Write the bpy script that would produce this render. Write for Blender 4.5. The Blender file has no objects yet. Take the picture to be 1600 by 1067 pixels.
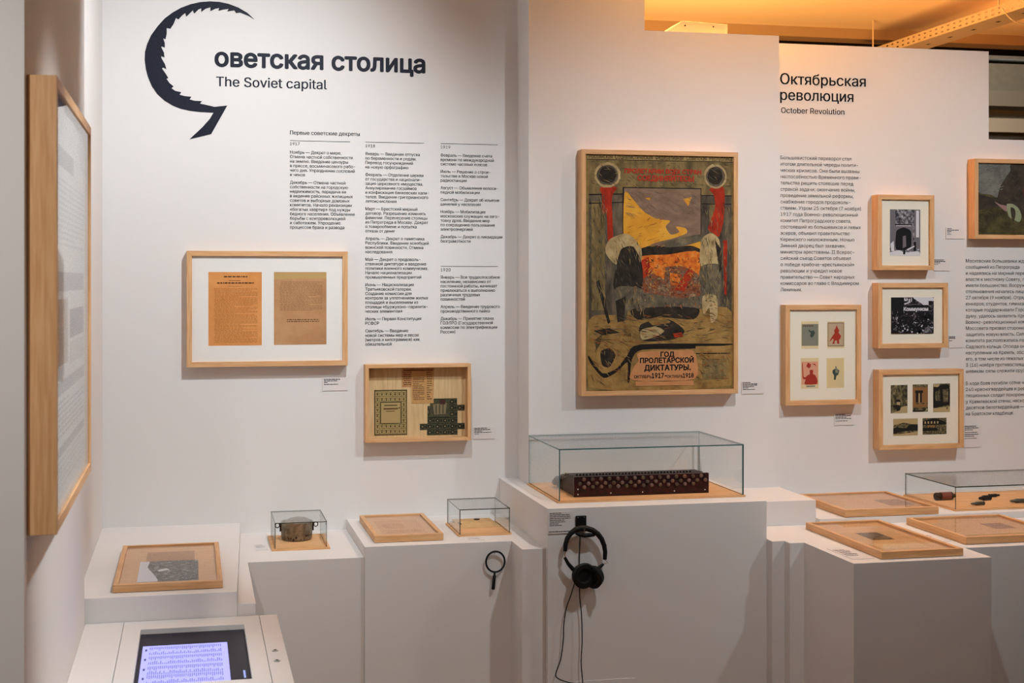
import bpy, bmesh, math, random
from mathutils import Vector, Matrix
from mathutils.geometry import interpolate_bezier, delaunay_2d_cdt
random.seed(7)
COL = bpy.context.scene.collection
SC = bpy.context.scene

# ------------------------------------------------------------------ camera, exposure, world, lights
F, H0, EYE = 2222.2, 440.0, 1.62
YAW = math.radians(12.68)
CY, SY = math.cos(YAW), math.sin(YAW)
cam = bpy.data.cameras.new('camera'); camo = bpy.data.objects.new('camera', cam); COL.objects.link(camo)
camo.location = (0, 0, EYE); camo.rotation_euler = (math.pi/2, 0, -YAW)
cam.lens = 50.0; cam.sensor_width = 36.0; cam.sensor_fit = 'HORIZONTAL'
cam.shift_y = -(533.5-H0)/1600.0
cam.dof.use_dof = True; cam.dof.focus_distance = 4.9; cam.dof.aperture_fstop = 8.0
cam.clip_start = 0.05
SC.camera = camo
SC.cycles.filter_width = 1.2; SC.cycles.denoising_prefilter = 'NONE'
SC.view_settings.view_transform = 'Standard'; SC.view_settings.look = 'None'
SC.view_settings.gamma = 1.0; SC.view_settings.use_curve_mapping = False
SC.view_settings.exposure = 0.10
w = bpy.data.worlds.new('world'); SC.world = w; w.use_nodes = True
w.node_tree.nodes['Background'].inputs[0].default_value = (1.0, 0.93, 0.86, 1)
w.node_tree.nodes['Background'].inputs[1].default_value = 0.04

def lamp(kind, loc, target, power, color, size=0.1, angle=80, blend=0.8, size_y=None):
    l = bpy.data.lights.new('gallery_or_fill_light', kind); o = bpy.data.objects.new('gallery_or_fill_light', l); COL.objects.link(o)
    l.energy = power; l.color = color; o.location = loc
    d = Vector(target)-Vector(loc); o.rotation_euler = d.to_track_quat('-Z', 'Y').to_euler()
    if kind == 'SPOT':
        l.spot_size = math.radians(angle); l.spot_blend = blend; l.shadow_soft_size = size
    else:
        l.shape = 'RECTANGLE'; l.size = size; l.size_y = size_y or size
    return o
NEUT = (0.90, 0.965, 1.0)
lamp('SPOT', (0.60, 3.60, 2.92), (-0.10, 5.1, 1.62), 118, NEUT, 0.04, 89, 1.0)    # track spot on the title wall
lamp('SPOT', (1.62, 3.20, 2.92), (1.62, 4.9, 1.06), 82, NEUT, 0.04, 84, 1.0)      # track spot on the poster
lamp('SPOT', (3.20, 3.35, 2.92), (2.66, 5.1, 1.22), 92, NEUT, 0.04, 86, 1.0)      # track spot on the right wall
lamp('SPOT', (0.72, 2.62, 2.92), (-0.30, 3.25, 1.15), 165, NEUT, 0.04, 43, 1.0)    # spot on the side wall and console
lamp('SPOT', (-0.55, 1.0, 2.92), (-0.65, 2.55, 1.2), 100, (1.0, .98, .95), 0.04, 70, 1.0)   # spot on the end of the side wall
lamp('AREA', (0.9, -0.6, 2.95), (1.2, 1.4, 0.8), 14, (1.0, 0.68, 0.38), 1.6)      # added warm fill light, unseen overhead behind the viewer
lamp('AREA', (1.95, 4.99, 2.585), (1.95, 5.15, 3.0), 50, (1.0, 0.47, 0.12), 0.3, size_y=0.06)   # orange floodlight lying on the wall top
lamp('AREA', (2.25, 5.8, 1.75), (2.45, 6.9, 3.0), 44, (1.0, 0.41, 0.09), 0.8, size_y=0.2)     # orange floodlights behind the wall
lamp('AREA', (4.3, 6.1, 2.72), (3.9, 6.6, 3.0), 6, (1.0, 0.27, 0.04), 0.5, size_y=0.2)
lamp('AREA', (5.0, 7.9, 3.3), (5.0, 8.9, 2.4), 52, (1.0, 0.90, 0.76), 0.8)                      # light added out of sight to brighten the room beyond

# ------------------------------------------------------------------ pixel -> point on a real plane
def on_y(px, py, Y):
    r = (px-800)/F
    X = Y*(r*CY+SY)/(CY-r*SY)
    D = SY*X+CY*Y
    return X, EYE-(py-H0)*D/F
def on_z(px, py, Z):
    D = F*(EYE-Z)/(py-H0); xc = (px-800)/F*D
    return CY*xc+SY*D, CY*D-SY*xc

# ------------------------------------------------------------------ materials
MATS = {}
def lin(c): return tuple(((v/255)/12.92 if v/255 <= 0.04045 else ((v/255+0.055)/1.055)**2.4) for v in c)
def mat(name, rgb, rough=0.6, metal=0.0, noise=0.0, scale=40, spec=0.3, emit=None, estr=0, rgb2=None, stretch=(1, 1, 1), bump=0.0, detail=4):
    if name in MATS: return MATS[name]
    m = bpy.data.materials.new(name); m.use_nodes = True; nt = m.node_tree; b = nt.nodes['Principled BSDF']
    c = lin(rgb)
    b.inputs['Base Color'].default_value = (*c, 1); b.inputs['Roughness'].default_value = rough; b.inputs['Metallic'].default_value = metal
    b.inputs['Specular IOR Level'].default_value = spec
    if noise or rgb2 or bump:
        tc = nt.nodes.new('ShaderNodeTexCoord'); mp = nt.nodes.new('ShaderNodeMapping'); mp.inputs['Scale'].default_value = stretch
        nz = nt.nodes.new('ShaderNodeTexNoise'); nz.inputs['Scale'].default_value = scale; nz.inputs['Detail'].default_value = detail
        nt.links.new(tc.outputs['Object'], mp.inputs[0]); nt.links.new(mp.outputs[0], nz.inputs['Vector'])
        if noise or rgb2:
            cr = nt.nodes.new('ShaderNodeValToRGB')
            c2 = lin(rgb2) if rgb2 else tuple(v*(1-noise) for v in c)
            cr.color_ramp.elements[0].position = 0.36; cr.color_ramp.elements[1].position = 0.64
            cr.color_ramp.elements[0].color = (*c2, 1); cr.color_ramp.elements[1].color = (*c, 1)
            nt.links.new(nz.outputs['Fac'], cr.inputs[0]); nt.links.new(cr.outputs[0], b.inputs['Base Color'])
        if bump:
            bp = nt.nodes.new('ShaderNodeBump'); bp.inputs['Strength'].default_value = bump; bp.inputs['Distance'].default_value = 0.002
            nt.links.new(nz.outputs['Fac'], bp.inputs['Height']); nt.links.new(bp.outputs[0], b.inputs['Normal'])
    if emit:
        b.inputs['Emission Color'].default_value = (*lin(emit), 1); b.inputs['Emission Strength'].default_value = estr
    MATS[name] = m
    return m
def photo(name, stops, scale, stretch=(1, 1, 1), detail=6, seed=0.0):
    """a mottled print: noise through a colour ramp"""
    if name in MATS: return MATS[name]
    m = bpy.data.materials.new(name); m.use_nodes = True; nt = m.node_tree; b = nt.nodes['Principled BSDF']
    tc = nt.nodes.new('ShaderNodeTexCoord'); mp = nt.nodes.new('ShaderNodeMapping'); mp.inputs['Scale'].default_value = stretch
    mp.inputs['Location'].default_value = (seed, seed*1.7, seed*.6)
    nz = nt.nodes.new('ShaderNodeTexNoise'); nz.inputs['Scale'].default_value = scale; nz.inputs['Detail'].default_value = detail; nz.inputs['Roughness'].default_value = 0.65
    cr = nt.nodes.new('ShaderNodeValToRGB')
    while len(cr.color_ramp.elements) < len(stops): cr.color_ramp.elements.new(0.5)
    for e, (p, c) in zip(cr.color_ramp.elements, stops): e.position = p; e.color = (*lin(c), 1)
    nt.links.new(tc.outputs['Object'], mp.inputs[0]); nt.links.new(mp.outputs[0], nz.inputs['Vector'])
    nt.links.new(nz.outputs['Fac'], cr.inputs[0]); nt.links.new(cr.outputs[0], b.inputs['Base Color'])
    b.inputs['Roughness'].default_value = 0.75; b.inputs['Specular IOR Level'].default_value = 0.15
    MATS[name] = m
    return m
def glass(name, tint, ior=1.45, extra=0.0):
    m = bpy.data.materials.new(name); m.use_nodes = True; nt = m.node_tree
    for n in list(nt.nodes): nt.nodes.remove(n)
    out = nt.nodes.new('ShaderNodeOutputMaterial'); mix = nt.nodes.new('ShaderNodeMixShader')
    tr = nt.nodes.new('ShaderNodeBsdfTransparent'); tr.inputs[0].default_value = (*tint, 1)
    gl = nt.nodes.new('ShaderNodeBsdfGlossy'); gl.inputs['Roughness'].default_value = 0.02
    fr = nt.nodes.new('ShaderNodeFresnel'); ge = nt.nodes.new('ShaderNodeNewGeometry'); mr = nt.nodes.new('ShaderNodeMapRange')
    mr.inputs['To Min'].default_value = ior; mr.inputs['To Max'].default_value = 1/ior
    nt.links.new(ge.outputs['Backfacing'], mr.inputs['Value']); nt.links.new(mr.outputs[0], fr.inputs['IOR'])
    nt.links.new(fr.outputs[0], mix.inputs[0]); nt.links.new(tr.outputs[0], mix.inputs[1]); nt.links.new(gl.outputs[0], mix.inputs[2])
    nt.links.new(mix.outputs[0], out.inputs[0])
    MATS[name] = m
    return m

WALL = mat('white_wall_paint', (226, 222, 220), 0.75, bump=0.06, scale=260, spec=0.2)
PLINTH = mat('white_plinth_paint', (226, 221, 218), 0.6, bump=0.05, scale=300, spec=0.25)
WOODX = mat('beech_grain_across', (224, 178, 130), 0.5, rgb2=(208, 156, 106), stretch=(6, 90, 90), scale=1.6)
WOODZ = mat('beech_grain_along', (224, 178, 130), 0.5, rgb2=(208, 156, 106), stretch=(90, 90, 6), scale=1.6)
PLY = mat('birch_board', (232, 182, 130), 0.6, rgb2=(220, 164, 110), stretch=(8, 60, 60), scale=1.5)
MOUNT = mat('white_mount_board', (240, 236, 231), 0.85)
CREAM = mat('cream_mount_board', (240, 232, 214), 0.85)
TAN = mat('tan_backing', (222, 176, 128), 0.8, rgb2=(212, 164, 116), stretch=(10, 50, 50), scale=2)
BIRCH = mat('pale_birch_backing', (222, 190, 142), 0.8, rgb2=(206, 172, 124), stretch=(70, 50, 6), scale=2)
INK = mat('black_vinyl', (22, 21, 27), 0.6, spec=0.1)
INKS = mat('navy_vinyl', (32, 34, 50), 0.5, noise=0.35, scale=300, spec=0.15)
GREYINK = mat('grey_print', (92, 86, 84), 0.8)
CARD = mat('label_card', (226, 219, 216), 0.5)
SHADE = mat('card_edge', (150, 138, 130), 0.6)
GLASS = glass('clear_glass', (0.992, 0.998, 0.996), 1.24)
MGLASS = glass('museum_glass', (0.99, 0.99, 0.99), 1.10)
FGLASS = glass('frame_glass', (0.99, 0.99, 0.99), 1.16)
GEDGE = mat('green_glass_edge', (74, 112, 108), 0.2, spec=0.6)
GEDGED = mat('dark_glass_edge', (66, 66, 50), 0.25, spec=0.5)
BLACK = mat('black_plastic', (16, 16, 18), 0.45)
SOFT = mat('black_leatherette', (14, 14, 15), 0.6, bump=0.3, scale=200)
STEEL = mat('steel', (190, 188, 182), 0.3, 1.0)
BRASS = mat('brass_wire', (170, 140, 80), 0.35, 1.0)
POT = mat('dull_tin', (150, 138, 120), 0.42, 0.6, rgb2=(110, 98, 84), scale=60)
RUST = mat('dark_rust', (48, 30, 24), 0.8)
DARKRED = mat('dark_red_lacquer', (66, 18, 20), 0.35, rgb2=(30, 14, 14), scale=70, spec=0.4)
DARKBR = mat('dark_brown_wood', (48, 30, 24), 0.45)

# ------------------------------------------------------------------ mesh helpers
class MB:
    def __init__(s): s.v = []; s.f = []; s.m = []; s.mats = []; s.smooth = []
    def mi(s, m):
        if m not in s.mats: s.mats.append(m)
        return s.mats.index(m)
    def add(s, vs, fs, m, smooth=False):
        b = len(s.v); k = s.mi(m)
        s.v += [tuple(p) for p in vs]
        for f in fs: s.f.append([b+i for i in f]); s.m.append(k); s.smooth.append(smooth)
    def box(s, a, b, m):
        x0, x1 = sorted((a[0], b[0])); y0, y1 = sorted((a[1], b[1])); z0, z1 = sorted((a[2], b[2]))
        s.add([(x0,y0,z0),(x1,y0,z0),(x1,y1,z0),(x0,y1,z0),(x0,y0,z1),(x1,y0,z1),(x1,y1,z1),(x0,y1,z1)],
              [(0,3,2,1),(4,5,6,7),(0,1,5,4),(1,2,6,5),(2,3,7,6),(3,0,4,7)], m)
    def prism(s, poly, lo, hi, m, axis=2):
        """polygon extruded along an axis; poly gives the other two coordinates in order"""
        n = len(poly)
        def P(p, h):
            return (p[0], p[1], h) if axis == 2 else ((p[0], h, p[1]) if axis == 1 else (h, p[0], p[1]))
        vs = [P(p, lo) for p in poly]+[P(p, hi) for p in poly]
        fs = [tuple(range(n)), tuple(range(n, 2*n))]+[(i, (i+1) % n, n+(i+1) % n, n+i) for i in range(n)]
        s.add(vs, fs, m)
    def tube(s, pts, r, m, n=10, closed=False, flat=None):
        pts = [Vector(p) for p in pts]; k = len(pts); rr = r if isinstance(r, (list, tuple)) else [r]*k
        vs = []; up = Vector((0.13, 0.31, 0.94)).normalized()
        for i, p in enumerate(pts):
            a = pts[(i-1) % k] if (closed or i > 0) else p; b = pts[(i+1) % k] if (closed or i < k-1) else p
            t = (b-a).normalized()
            u = up.cross(t)
            if u.length < 1e-3: u = Vector((1, 0, 0)).cross(t)
            u.normalize(); v = t.cross(u)
            up = v
            for j in range(n):
                a_ = 2*math.pi*j/n
                vs.append(p+u*math.cos(a_)*rr[i]+v*math.sin(a_)*rr[i])
        fs = []
        for i in range(k if closed else k-1):
            for j in range(n):
                q = (i+1) % k
                fs.append((i*n+j, i*n+(j+1) % n, q*n+(j+1) % n, q*n+j))
        if not closed: fs += [tuple(range(n))[::-1], tuple((k-1)*n+j for j in range(n))]
        s.add(vs, fs, m, True)
    def lathe(s, prof, m, M=Matrix.Identity(4), n=32, caps=True):
        """profile of (radius, height) turned about local Z, placed by M"""
        vs = []
        for r, z in prof:
            for j in range(n):
                a = 2*math.pi*j/n; vs.append(M @ Vector((r*math.cos(a), r*math.sin(a), z)))
        fs = []
        for i in range(len(prof)-1):
            for j in range(n): fs.append((i*n+j, i*n+(j+1) % n, (i+1)*n+(j+1) % n, (i+1)*n+j))
        if caps: fs += [tuple(range(n))[::-1], tuple((len(prof)-1)*n+j for j in range(n))]
        s.add(vs, fs, m, True)
    def build(s, name, parent=None, loc=(0, 0, 0), fix=True, bevel=0):
        me = bpy.data.meshes.new(name)
        me.from_pydata([tuple(Vector(p)-Vector(loc)) for p in s.v] if parent is None else s.v, [], s.f)
        for m in s.mats: me.materials.append(m)
        for p, k, sm in zip(me.polygons, s.m, s.smooth): p.material_index = k; p.use_smooth = sm
        if fix:
            bm = bmesh.new(); bm.from_mesh(me); bmesh.ops.recalc_face_normals(bm, faces=bm.faces[:]); bm.to_mesh(me); bm.free()
        o = bpy.data.objects.new(name, me); COL.objects.link(o)
        if parent is not None: o.parent = parent
        else: o.location = loc
        if bevel:
            md = o.modifiers.new('edge', 'BEVEL'); md.width = bevel; md.segments = 2; md.limit_method = 'ANGLE'
        if any(s.smooth):
            md = o.modifiers.new('split', 'EDGE_SPLIT'); md.split_angle = math.radians(38)
        return o
def tag(o, label, cat, group=None):
    o['label'] = label; o['category'] = cat
    if group: o['group'] = group
    return o
def structure(o):
    o['kind'] = 'structure'; return o
def thing(name, label, cat, loc, group=None, rot=(0, 0, 0)):
    o = bpy.data.objects.new(name, None); o.empty_display_size = 0.05; COL.objects.link(o)
    o.location = loc; o.rotation_euler = rot
    return tag(o, label, cat, group)

# ------------------------------------------------------------------ lettering
_tc = {}
try: FONT = bpy.data.fonts.load(bpy.utils.system_resource('DATAFILES', path='fonts')+'/Inter.woff2')
except Exception: FONT = None
def glyphs(body, weight=0.0, res=3):
    """lettering as filled outlines; strokes that cross inside a letter are filled one by one"""
    if body in _tc: return _tc[body]
    c = bpy.data.curves.new('t', 'FONT'); c.body = body; c.size = 1.0
    if FONT: c.font = FONT
    o = bpy.data.objects.new('t', c); COL.objects.link(o)
    dg = bpy.context.evaluated_depsgraph_get(); dg.update()
    cu = o.evaluated_get(dg).to_curve(dg)
    loops = []
    for sp in cu.splines:
        pts = sp.bezier_points; n = len(pts); P = []
        for i in range(n):
            A, B = pts[i], pts[(i+1) % n]; a0, a1, b0, b1 = A.co, A.handle_right, B.handle_left, B.co
            d = (b1-a0); L = d.length
            flat = L < 1e-6 or all(abs(d.x*(h.y-a0.y)-d.y*(h.x-a0.x)) < 2e-3*L for h in (a1, b0))
            if flat: P.append((a0.x, a0.y))
            else: P += [(q.x, q.y) for q in interpolate_bezier(a0, a1, b0, b1, res+1)[:-1]]
        Q = [p for k, p in enumerate(P) if abs(p[0]-P[k-1][0])+abs(p[1]-P[k-1][1]) > 1e-5]
        if len(Q) > 2: loops.append(Q)
    o.to_curve_clear() if hasattr(o, 'to_curve_clear') else None
    bpy.data.objects.remove(o); bpy.data.curves.remove(c)
    loops.sort(key=lambda l: min(p[0] for p in l))
    groups, xe = [], None
    for l in loops:
        a, b = min(p[0] for p in l), max(p[0] for p in l)
        if xe is not None and a <= xe: groups[-1].append(l); xe = max(xe, b)
        else: groups.append([l]); xe = b
    vs, fs = [], []
    for g in groups:
        pv, ed = [], []
        for l in g:
            k = len(pv); pv += [Vector(p) for p in l]; ed += [(k+i, k+(i+1) % len(l)) for i in range(len(l))]
        ov, oe, of = delaunay_2d_cdt(pv, ed, [], 0, 1e-6)[:3]
        k = len(vs); vs += [(v.x, v.y) for v in ov]
        for t in of:
            q = (sum(ov[i].x for i in t)/len(t), sum(ov[i].y for i in t)/len(t)); wn = 0
            for l in g:
                for i in range(len(l)):
                    (x0, y0), (x1, y1) = l[i-1], l[i]
                    if (y0 > q[1]) != (y1 > q[1]) and q[0] < (x1-x0)*(q[1]-y0)/(y1-y0)+x0: wn += 1 if y1 > y0 else -1
            if wn: fs.append(tuple(k+i for i in t))
    _tc[body] = (vs, fs)
    return vs, fs
def span(body, weight=0.0):
    vs, _ = glyphs(body, weight); xs = [v[0] for v in vs]
    return min(xs), max(xs)
def put_text(mb, body, O, R, U, m, sx, sy, weight=0.0):
    """one line of lettering: O = left end of the baseline, R and U = unit right and up vectors"""
    vs, fs = glyphs(body, weight)
    if not vs: return
    x0 = min(v[0] for v in vs)
    O, R, U = Vector(O), Vector(R), Vector(U)
    n = 1 if weight <= 0 else (2 if weight < 0.012 else 6)
    for k in range(n):       # heavier strokes: the outline repeated round a small circle
        a = math.pi/6+2*math.pi*k/max(n, 1); dx, dy = (weight*math.cos(a)*1.2, weight*math.sin(a)) if n > 2 else (weight*(2*k-1) if n == 2 else 0, 0)
        N = R.cross(U)*(0.00002*k)
        mb.add([O+N+R*((x-x0+dx)*sx)+U*((y+dy)*sy) for x, y in vs], fs, m)
def wall_line(mb, body, px, py, Y, wpx, m, weight=0.0, tall=1.0):
    """a line whose baseline starts at (px,py) and is wpx wide, on the wall plane Y"""
    x0, z0 = on_y(px, py, Y); x1, _ = on_y(px+wpx, py, Y)
    a, b = span(body, weight); s = (x1-x0)/(b-a)
    put_text(mb, body, (x0, Y, z0), (1, 0, 0), (0, 0, 1), m, s, s*tall, weight)
    return s
def paragraph(mb, paras, px, py0, py1, Y, ref, refw, m, gap=1.72, weight=0.0, tall=1.06):
    x0, z0 = on_y(px, py0, Y); _, z1 = on_y(px, py1, Y)
    xr, _ = on_y(px+refw, py0, Y); a, b = span(ref, weight); s = (xr-x0)/(b-a)
    n = sum(len(p) for p in paras)
    step = (z0-z1)/((n-len(paras))+gap*(len(paras)-1))
    z = z0
    for i, p in enumerate(paras):
        for j, l in enumerate(p):
            put_text(mb, l, (x0, Y, z), (1, 0, 0), (0, 0, 1), m, s, s*tall, weight)
            z -= step if j < len(p)-1 else step*gap
def rule(mb, a, b, Y, m, t=0.0016):
    x0, z0 = on_y(*a, Y); x1, _ = on_y(*b, Y)
    mb.add([(x0, Y, z0), (x1, Y, z0), (x1, Y, z0+t), (x0, Y, z0+t)], [(0, 1, 2, 3)], m)

# ------------------------------------------------------------------ the room
WY, MY = 5.10, 4.92      # main wall plane and the plane of the projecting middle wall
CEIL = 3.0
def sbox(name, a, b, m): mb = MB(); mb.box(a, b, m); return structure(mb.build(name, loc=((a[0]+b[0])/2, (a[1]+b[1])/2, min(a[2], b[2]))))
FLOOR = mat('brown_floor', (150, 104, 64), 0.5, noise=0.1, scale=3)
CEILM = mat('white_ceiling', (232, 226, 218), 0.8)
DARK = mat('dark_void_paint', (58, 54, 48), 0.8)
DUSK = mat('grey_back_wall', (120, 114, 102), 0.85, noise=0.12, scale=20)
sbox('floor', (-3, -2.0, -0.05), (9, 10.2, 0), FLOOR)
sbox('ceiling', (-3, -2.0, CEIL), (9, 7.16, CEIL+0.055+0.05), CEILM)
cm = MB(); cm.box((-3, 7.16, CEIL-0.055), (9, 7.30, CEIL+0.105), mat('grey_beam', (150, 134, 118), 0.8)); structure(cm.build('ceiling_beam', loc=(1.5, 7.23, CEIL-0.055)))
sbox('ceiling_back', (-3, 7.30, 3.5), (9, 10.2, 3.6), DARK)
mb = MB(); mb.box((-1.2, 2.557, 0), (-0.302, 5.3, CEIL), WALL); mb.box((-0.302, 2.557, 0), (-0.28, 3.95, CEIL), WALL)
structure(mb.build('wall_left', loc=(-0.7, 3.9, 0)))
sbox('wall_back', (-0.302, WY, 0), (1.168, WY+0.16, CEIL), WALL)
mb = MB(); mb.prism([(1.168, 0), (2.12, 0), (2.12, 2.53), (1.599, 2.53), (1.599, CEIL), (1.168, CEIL)], MY, WY+0.16, WALL, 1)
structure(mb.build('wall_middle', loc=(1.64, 5.09, 0)))
mb = MB(); mb.prism([(2.12, 0), (4.6, 0), (4.6, 2.186), (3.09, 2.186), (3.09, 2.535), (2.12, 2.535)], WY, WY+0.16, WALL, 1)
structure(mb.build('wall_right', loc=(3.3, 5.18, 0)))
sbox('wall_far', (-3, 9.4, 0), (9, 9.6, 3.5), DUSK)
# dark service void and beams of the room beyond
sbox('trim_1', (2.5, 9.18, 2.88), (9, 9.4, 2.99), mat('grey_band', (104, 98, 88), 0.85))
sbox('trim_2', (2.5, 9.24, 2.70), (9, 9.4, 2.80), mat('pale_band', (140, 132, 118), 0.85))
mb = MB(); mb.prism([(2.5, 2.70), (9, 2.70), (6.2, 2.69), (4.9, 2.575), (2.5, 2.42)], 9.30, 9.4, DARK, 1); structure(mb.build('trim_3', loc=(4.2, 9.35, 2.5)))
for k, (yy, zz, r) in enumerate([(7.62, 2.995, 0.030), (7.75, 3.03, 0.024), (7.70, 2.945, 0.014), (7.85, 3.085, 0.03)]):
    p = MB(); p.tube([(0.5+0.01*k, yy, zz), (3.0, yy, zz), (9, yy, zz)], r, mat('black_pipe', (20, 20, 21), 0.8, spec=0.05), 14)
    tag(p.build('pipe', loc=(3, yy, zz)), ['thick black pipe lowest in front under the ceiling beam', 'black pipe just above and behind the thickest pipe', 'thinnest black pipe hanging below the others', 'black pipe farthest back and highest in the ceiling void'][k], 'pipe', 'black pipes in the ceiling void')
p = MB(); x, z = on_y(1593, 95, 7.2); p.box((x, 7.0, z-0.03), (x+0.1, 7.08, z+0.12), BLACK); p.lathe([(0.012, 0), (0.02, 0.02), (0.02, 0.04)], STEEL, Matrix.Translation((x+0.015, 7.04, z-0.06)))
tag(p.build('ceiling_bracket', loc=(x, 7.04, z)), 'small black bracket under the pipes at the far upper right', 'bracket')

# ------------------------------------------------------------------ plinths
def plinth(name, poly, z0, z1, label, cat='plinth'):
    mb = MB(); mb.prism(poly, z0, z1, PLINTH)
    cx = sum(p[0] for p in poly)/len(poly); cy = sum(p[1] for p in poly)/len(poly)
    return tag(mb.build(name, loc=(cx, cy, z0), bevel=0.0012), label, cat)
ZB, ZS, ZC, ZK, ZR, ZU, ZP = 0.734, 0.770, 0.702, 0.860, 0.775, 0.798, 0.900
plinth('display_bench', [(0.1212, 3.976), (0.172, 3.976), (0.172, 4.565), (0.54, 4.565), (0.54, WY), (0.1662, WY)], 0, ZB, 'low white bench carrying the tin pot in its glass case')
plinth('display_plinth', [(-0.302, 3.972), (0.121, 3.972), (0.166, WY), (-0.302, WY)], 0, ZS, 'white plinth in the left corner behind the screen, under the flat frame with a photograph')
plinth('display_plinth', [(0.54, 4.55), (1.023, 4.55), (1.023, 4.40), (1.10, 4.40), (1.10, WY), (0.54, WY)], 0, ZS, 'white plinth carrying the small glass case with a coin, magnifying glass hanging on its front')
plinth('display_plinth', [(1.10, 4.375), (1.842, 4.375), (1.842, MY), (1.168, MY), (1.168, WY), (1.10, WY)], 0, ZP, 'tallest white plinth, under the poster, with headphones hanging on its front')
plinth('display_plinth', [(1.842, 4.33), (1.885, 4.33), (1.885, 4.288), (1.9354, 4.288), (1.9354, 3.935), (2.394, 3.935), (2.394, 4.09), (4.6, 4.09), (4.6, WY), (2.12, WY), (2.12, MY), (1.842, MY)], 0, ZR, 'long white plinth with stepped corners carrying three flat frames at right')
plinth('display_block', [(1.842, 4.60), (2.12, 4.60), (2.12, MY), (1.842, MY)], ZR, ZK, 'small empty white block beside the tall plinth with headphones', 'block')
plinth('display_slab', [(2.12, 4.57), (4.6, 4.57), (4.6, WY), (2.12, WY)], ZR, ZU, 'thin white slab under the glass case of metal cartridges', 'slab')
# access panel seam low on the tall plinth
x0, z0 = on_y(895, 1065, 4.375); x1, _ = on_y(992, 1058, 4.375)
mb = MB(); mb.box((x0, 4.3735, z0-0.25), (x1, 4.375, z0), PLINTH); tag(mb.build('access_panel', loc=(x0, 4.374, z0-0.25)), 'flush white access panel low on the tall plinth below the headphone cable', 'panel')

# touch screen console in the foreground
con = thing('screen_console', 'white console with a sunken touch screen and two bolts in front of the left bench', 'console', (0, 3.3, 0))
def cpart(name, boxes, m, bevel=0.0008, parent=con):
    mb = MB()
    for a, b in boxes: mb.box((a[0], a[1]-3.3, a[2]), (b[0], b[1]-3.3, b[2]), m)
    return mb.build(name, parent, bevel=bevel)
cpart('body', [((-0.28, 2.75, 0), (0.2286, 3.97, ZC-0.03))], PLINTH)
cpart('side_panel', [((-0.2795, 2.75, ZC-0.03), (-0.179, 3.97, ZC))], PLINTH)
cpart('side_panel', [((0.1805, 2.75, ZC-0.03), (0.2286, 3.97, ZC))], PLINTH)
SX0, SX1, SY0, SY1 = -0.132, 0.136, 3.34, 3.876
cpart('top_panel', [((-0.1775, 2.75, ZC-0.03), (SX0, 3.97, ZC)), ((SX1, 2.75, ZC-0.03), (0.179, 3.97, ZC)), ((SX0, SY1, ZC-0.03), (SX1, 3.97, ZC)), ((SX0, 2.75, ZC-0.03), (SX1, SY0, ZC))], PLINTH, 0)
for px, py in ((430, 1017), (433, 1033)):
    x, y = on_z(px, py, ZC)
    mb = MB(); mb.lathe([(0.008, 0), (0.008, 0.0015), (0.005, 0.003)], STEEL, Matrix.Translation((x, y-3.3, ZC)), 16)
    mb.lathe([(0.004, 0.003), (0.004, 0.0034)], RUST, Matrix.Translation((x, y-3.3, ZC)), 12); mb.build('bolt', con)
scr = thing('touch_screen', 'black touch screen showing a page of blue lit text, sunk in the white console', 'screen', (0, 3.6, ZC-0.03))
mb = MB(); mb.box((SX0+.001, SY0-3.6+.001, 0), (SX1-.001, SY1-3.6-.001, 0.017), mat('black_glass', (14, 12, 34), 0.3, spec=0.08)); mb.build('bezel', scr)
DISP = mat('blue_white_display', (20, 20, 40), 0.3, emit=(165, 165, 255), estr=1.25)
DTXT = mat('display_text', (20, 20, 40), 0.3, emit=(112, 112, 190), estr=0.95)
DTXD = mat('display_heading', (10, 10, 20), 0.3, emit=(36, 36, 92), estr=0.8)
DX0, DX1, DY1 = -0.122, 0.0885, 3.745
mb = MB(); mb.box((DX0, SY0+.03-3.6, 0.017), (DX1, DY1-3.6, 0.0176), DISP); dsp = mb.build('display', scr, fix=True)
# page turned on its side: columns of text lines run away from the viewer
mb = MB(); zt = 0.0178
def dq(x0, y0, x1, y1, m): mb.add([(x0, y0-3.6, zt), (x1, y0-3.6, zt), (x1, y1-3.6, zt), (x0, y1-3.6, zt)], [(0, 1, 2, 3)], m)
for row in range(8):
    y1 = DY1-0.016-row*0.040-(0.012 if row > 1 else 0)-(0.012 if row > 3 else 0)
    if y1-0.034 < SY0+0.035: break
    x = DX0+0.018
    while x < DX1-0.018:
        ln = random.uniform(0.018, 0.034) if (row % 2 == 0 or random.random() < .8) else 0.012
        off = 0.034-ln if row % 2 else 0
        q = y1-off
        while q > y1-off-ln:
            wd = random.uniform(0.006, 0.016); dq(x, max(q-wd, y1-off-ln), x+0.0024, q, DTXT); q -= wd+0.0009
        x += 0.0047
    if row % 2 == 0: dq(DX0+0.007, y1-0.036, DX0+0.0115, y1-0.016, DTXD)
dq(DX0+.002, DY1-.103, DX1-.002, DY1-.1024, DTXT)
mb.build('page_text', scr, fix=False)
mb = MB(); bx, by = on_z(380, 1048, ZC-0.012)
for k in range(7): mb.box((bx, by-3.6-k*0.0095, 0.0172), (bx+0.005, by-3.6-k*0.0095+0.0065, 0.0175), mat('pale_blue_print', (170, 185, 245), 0.5, emit=(150, 170, 250), estr=0.5))
mb.build('bezel_mark', scr)

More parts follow.
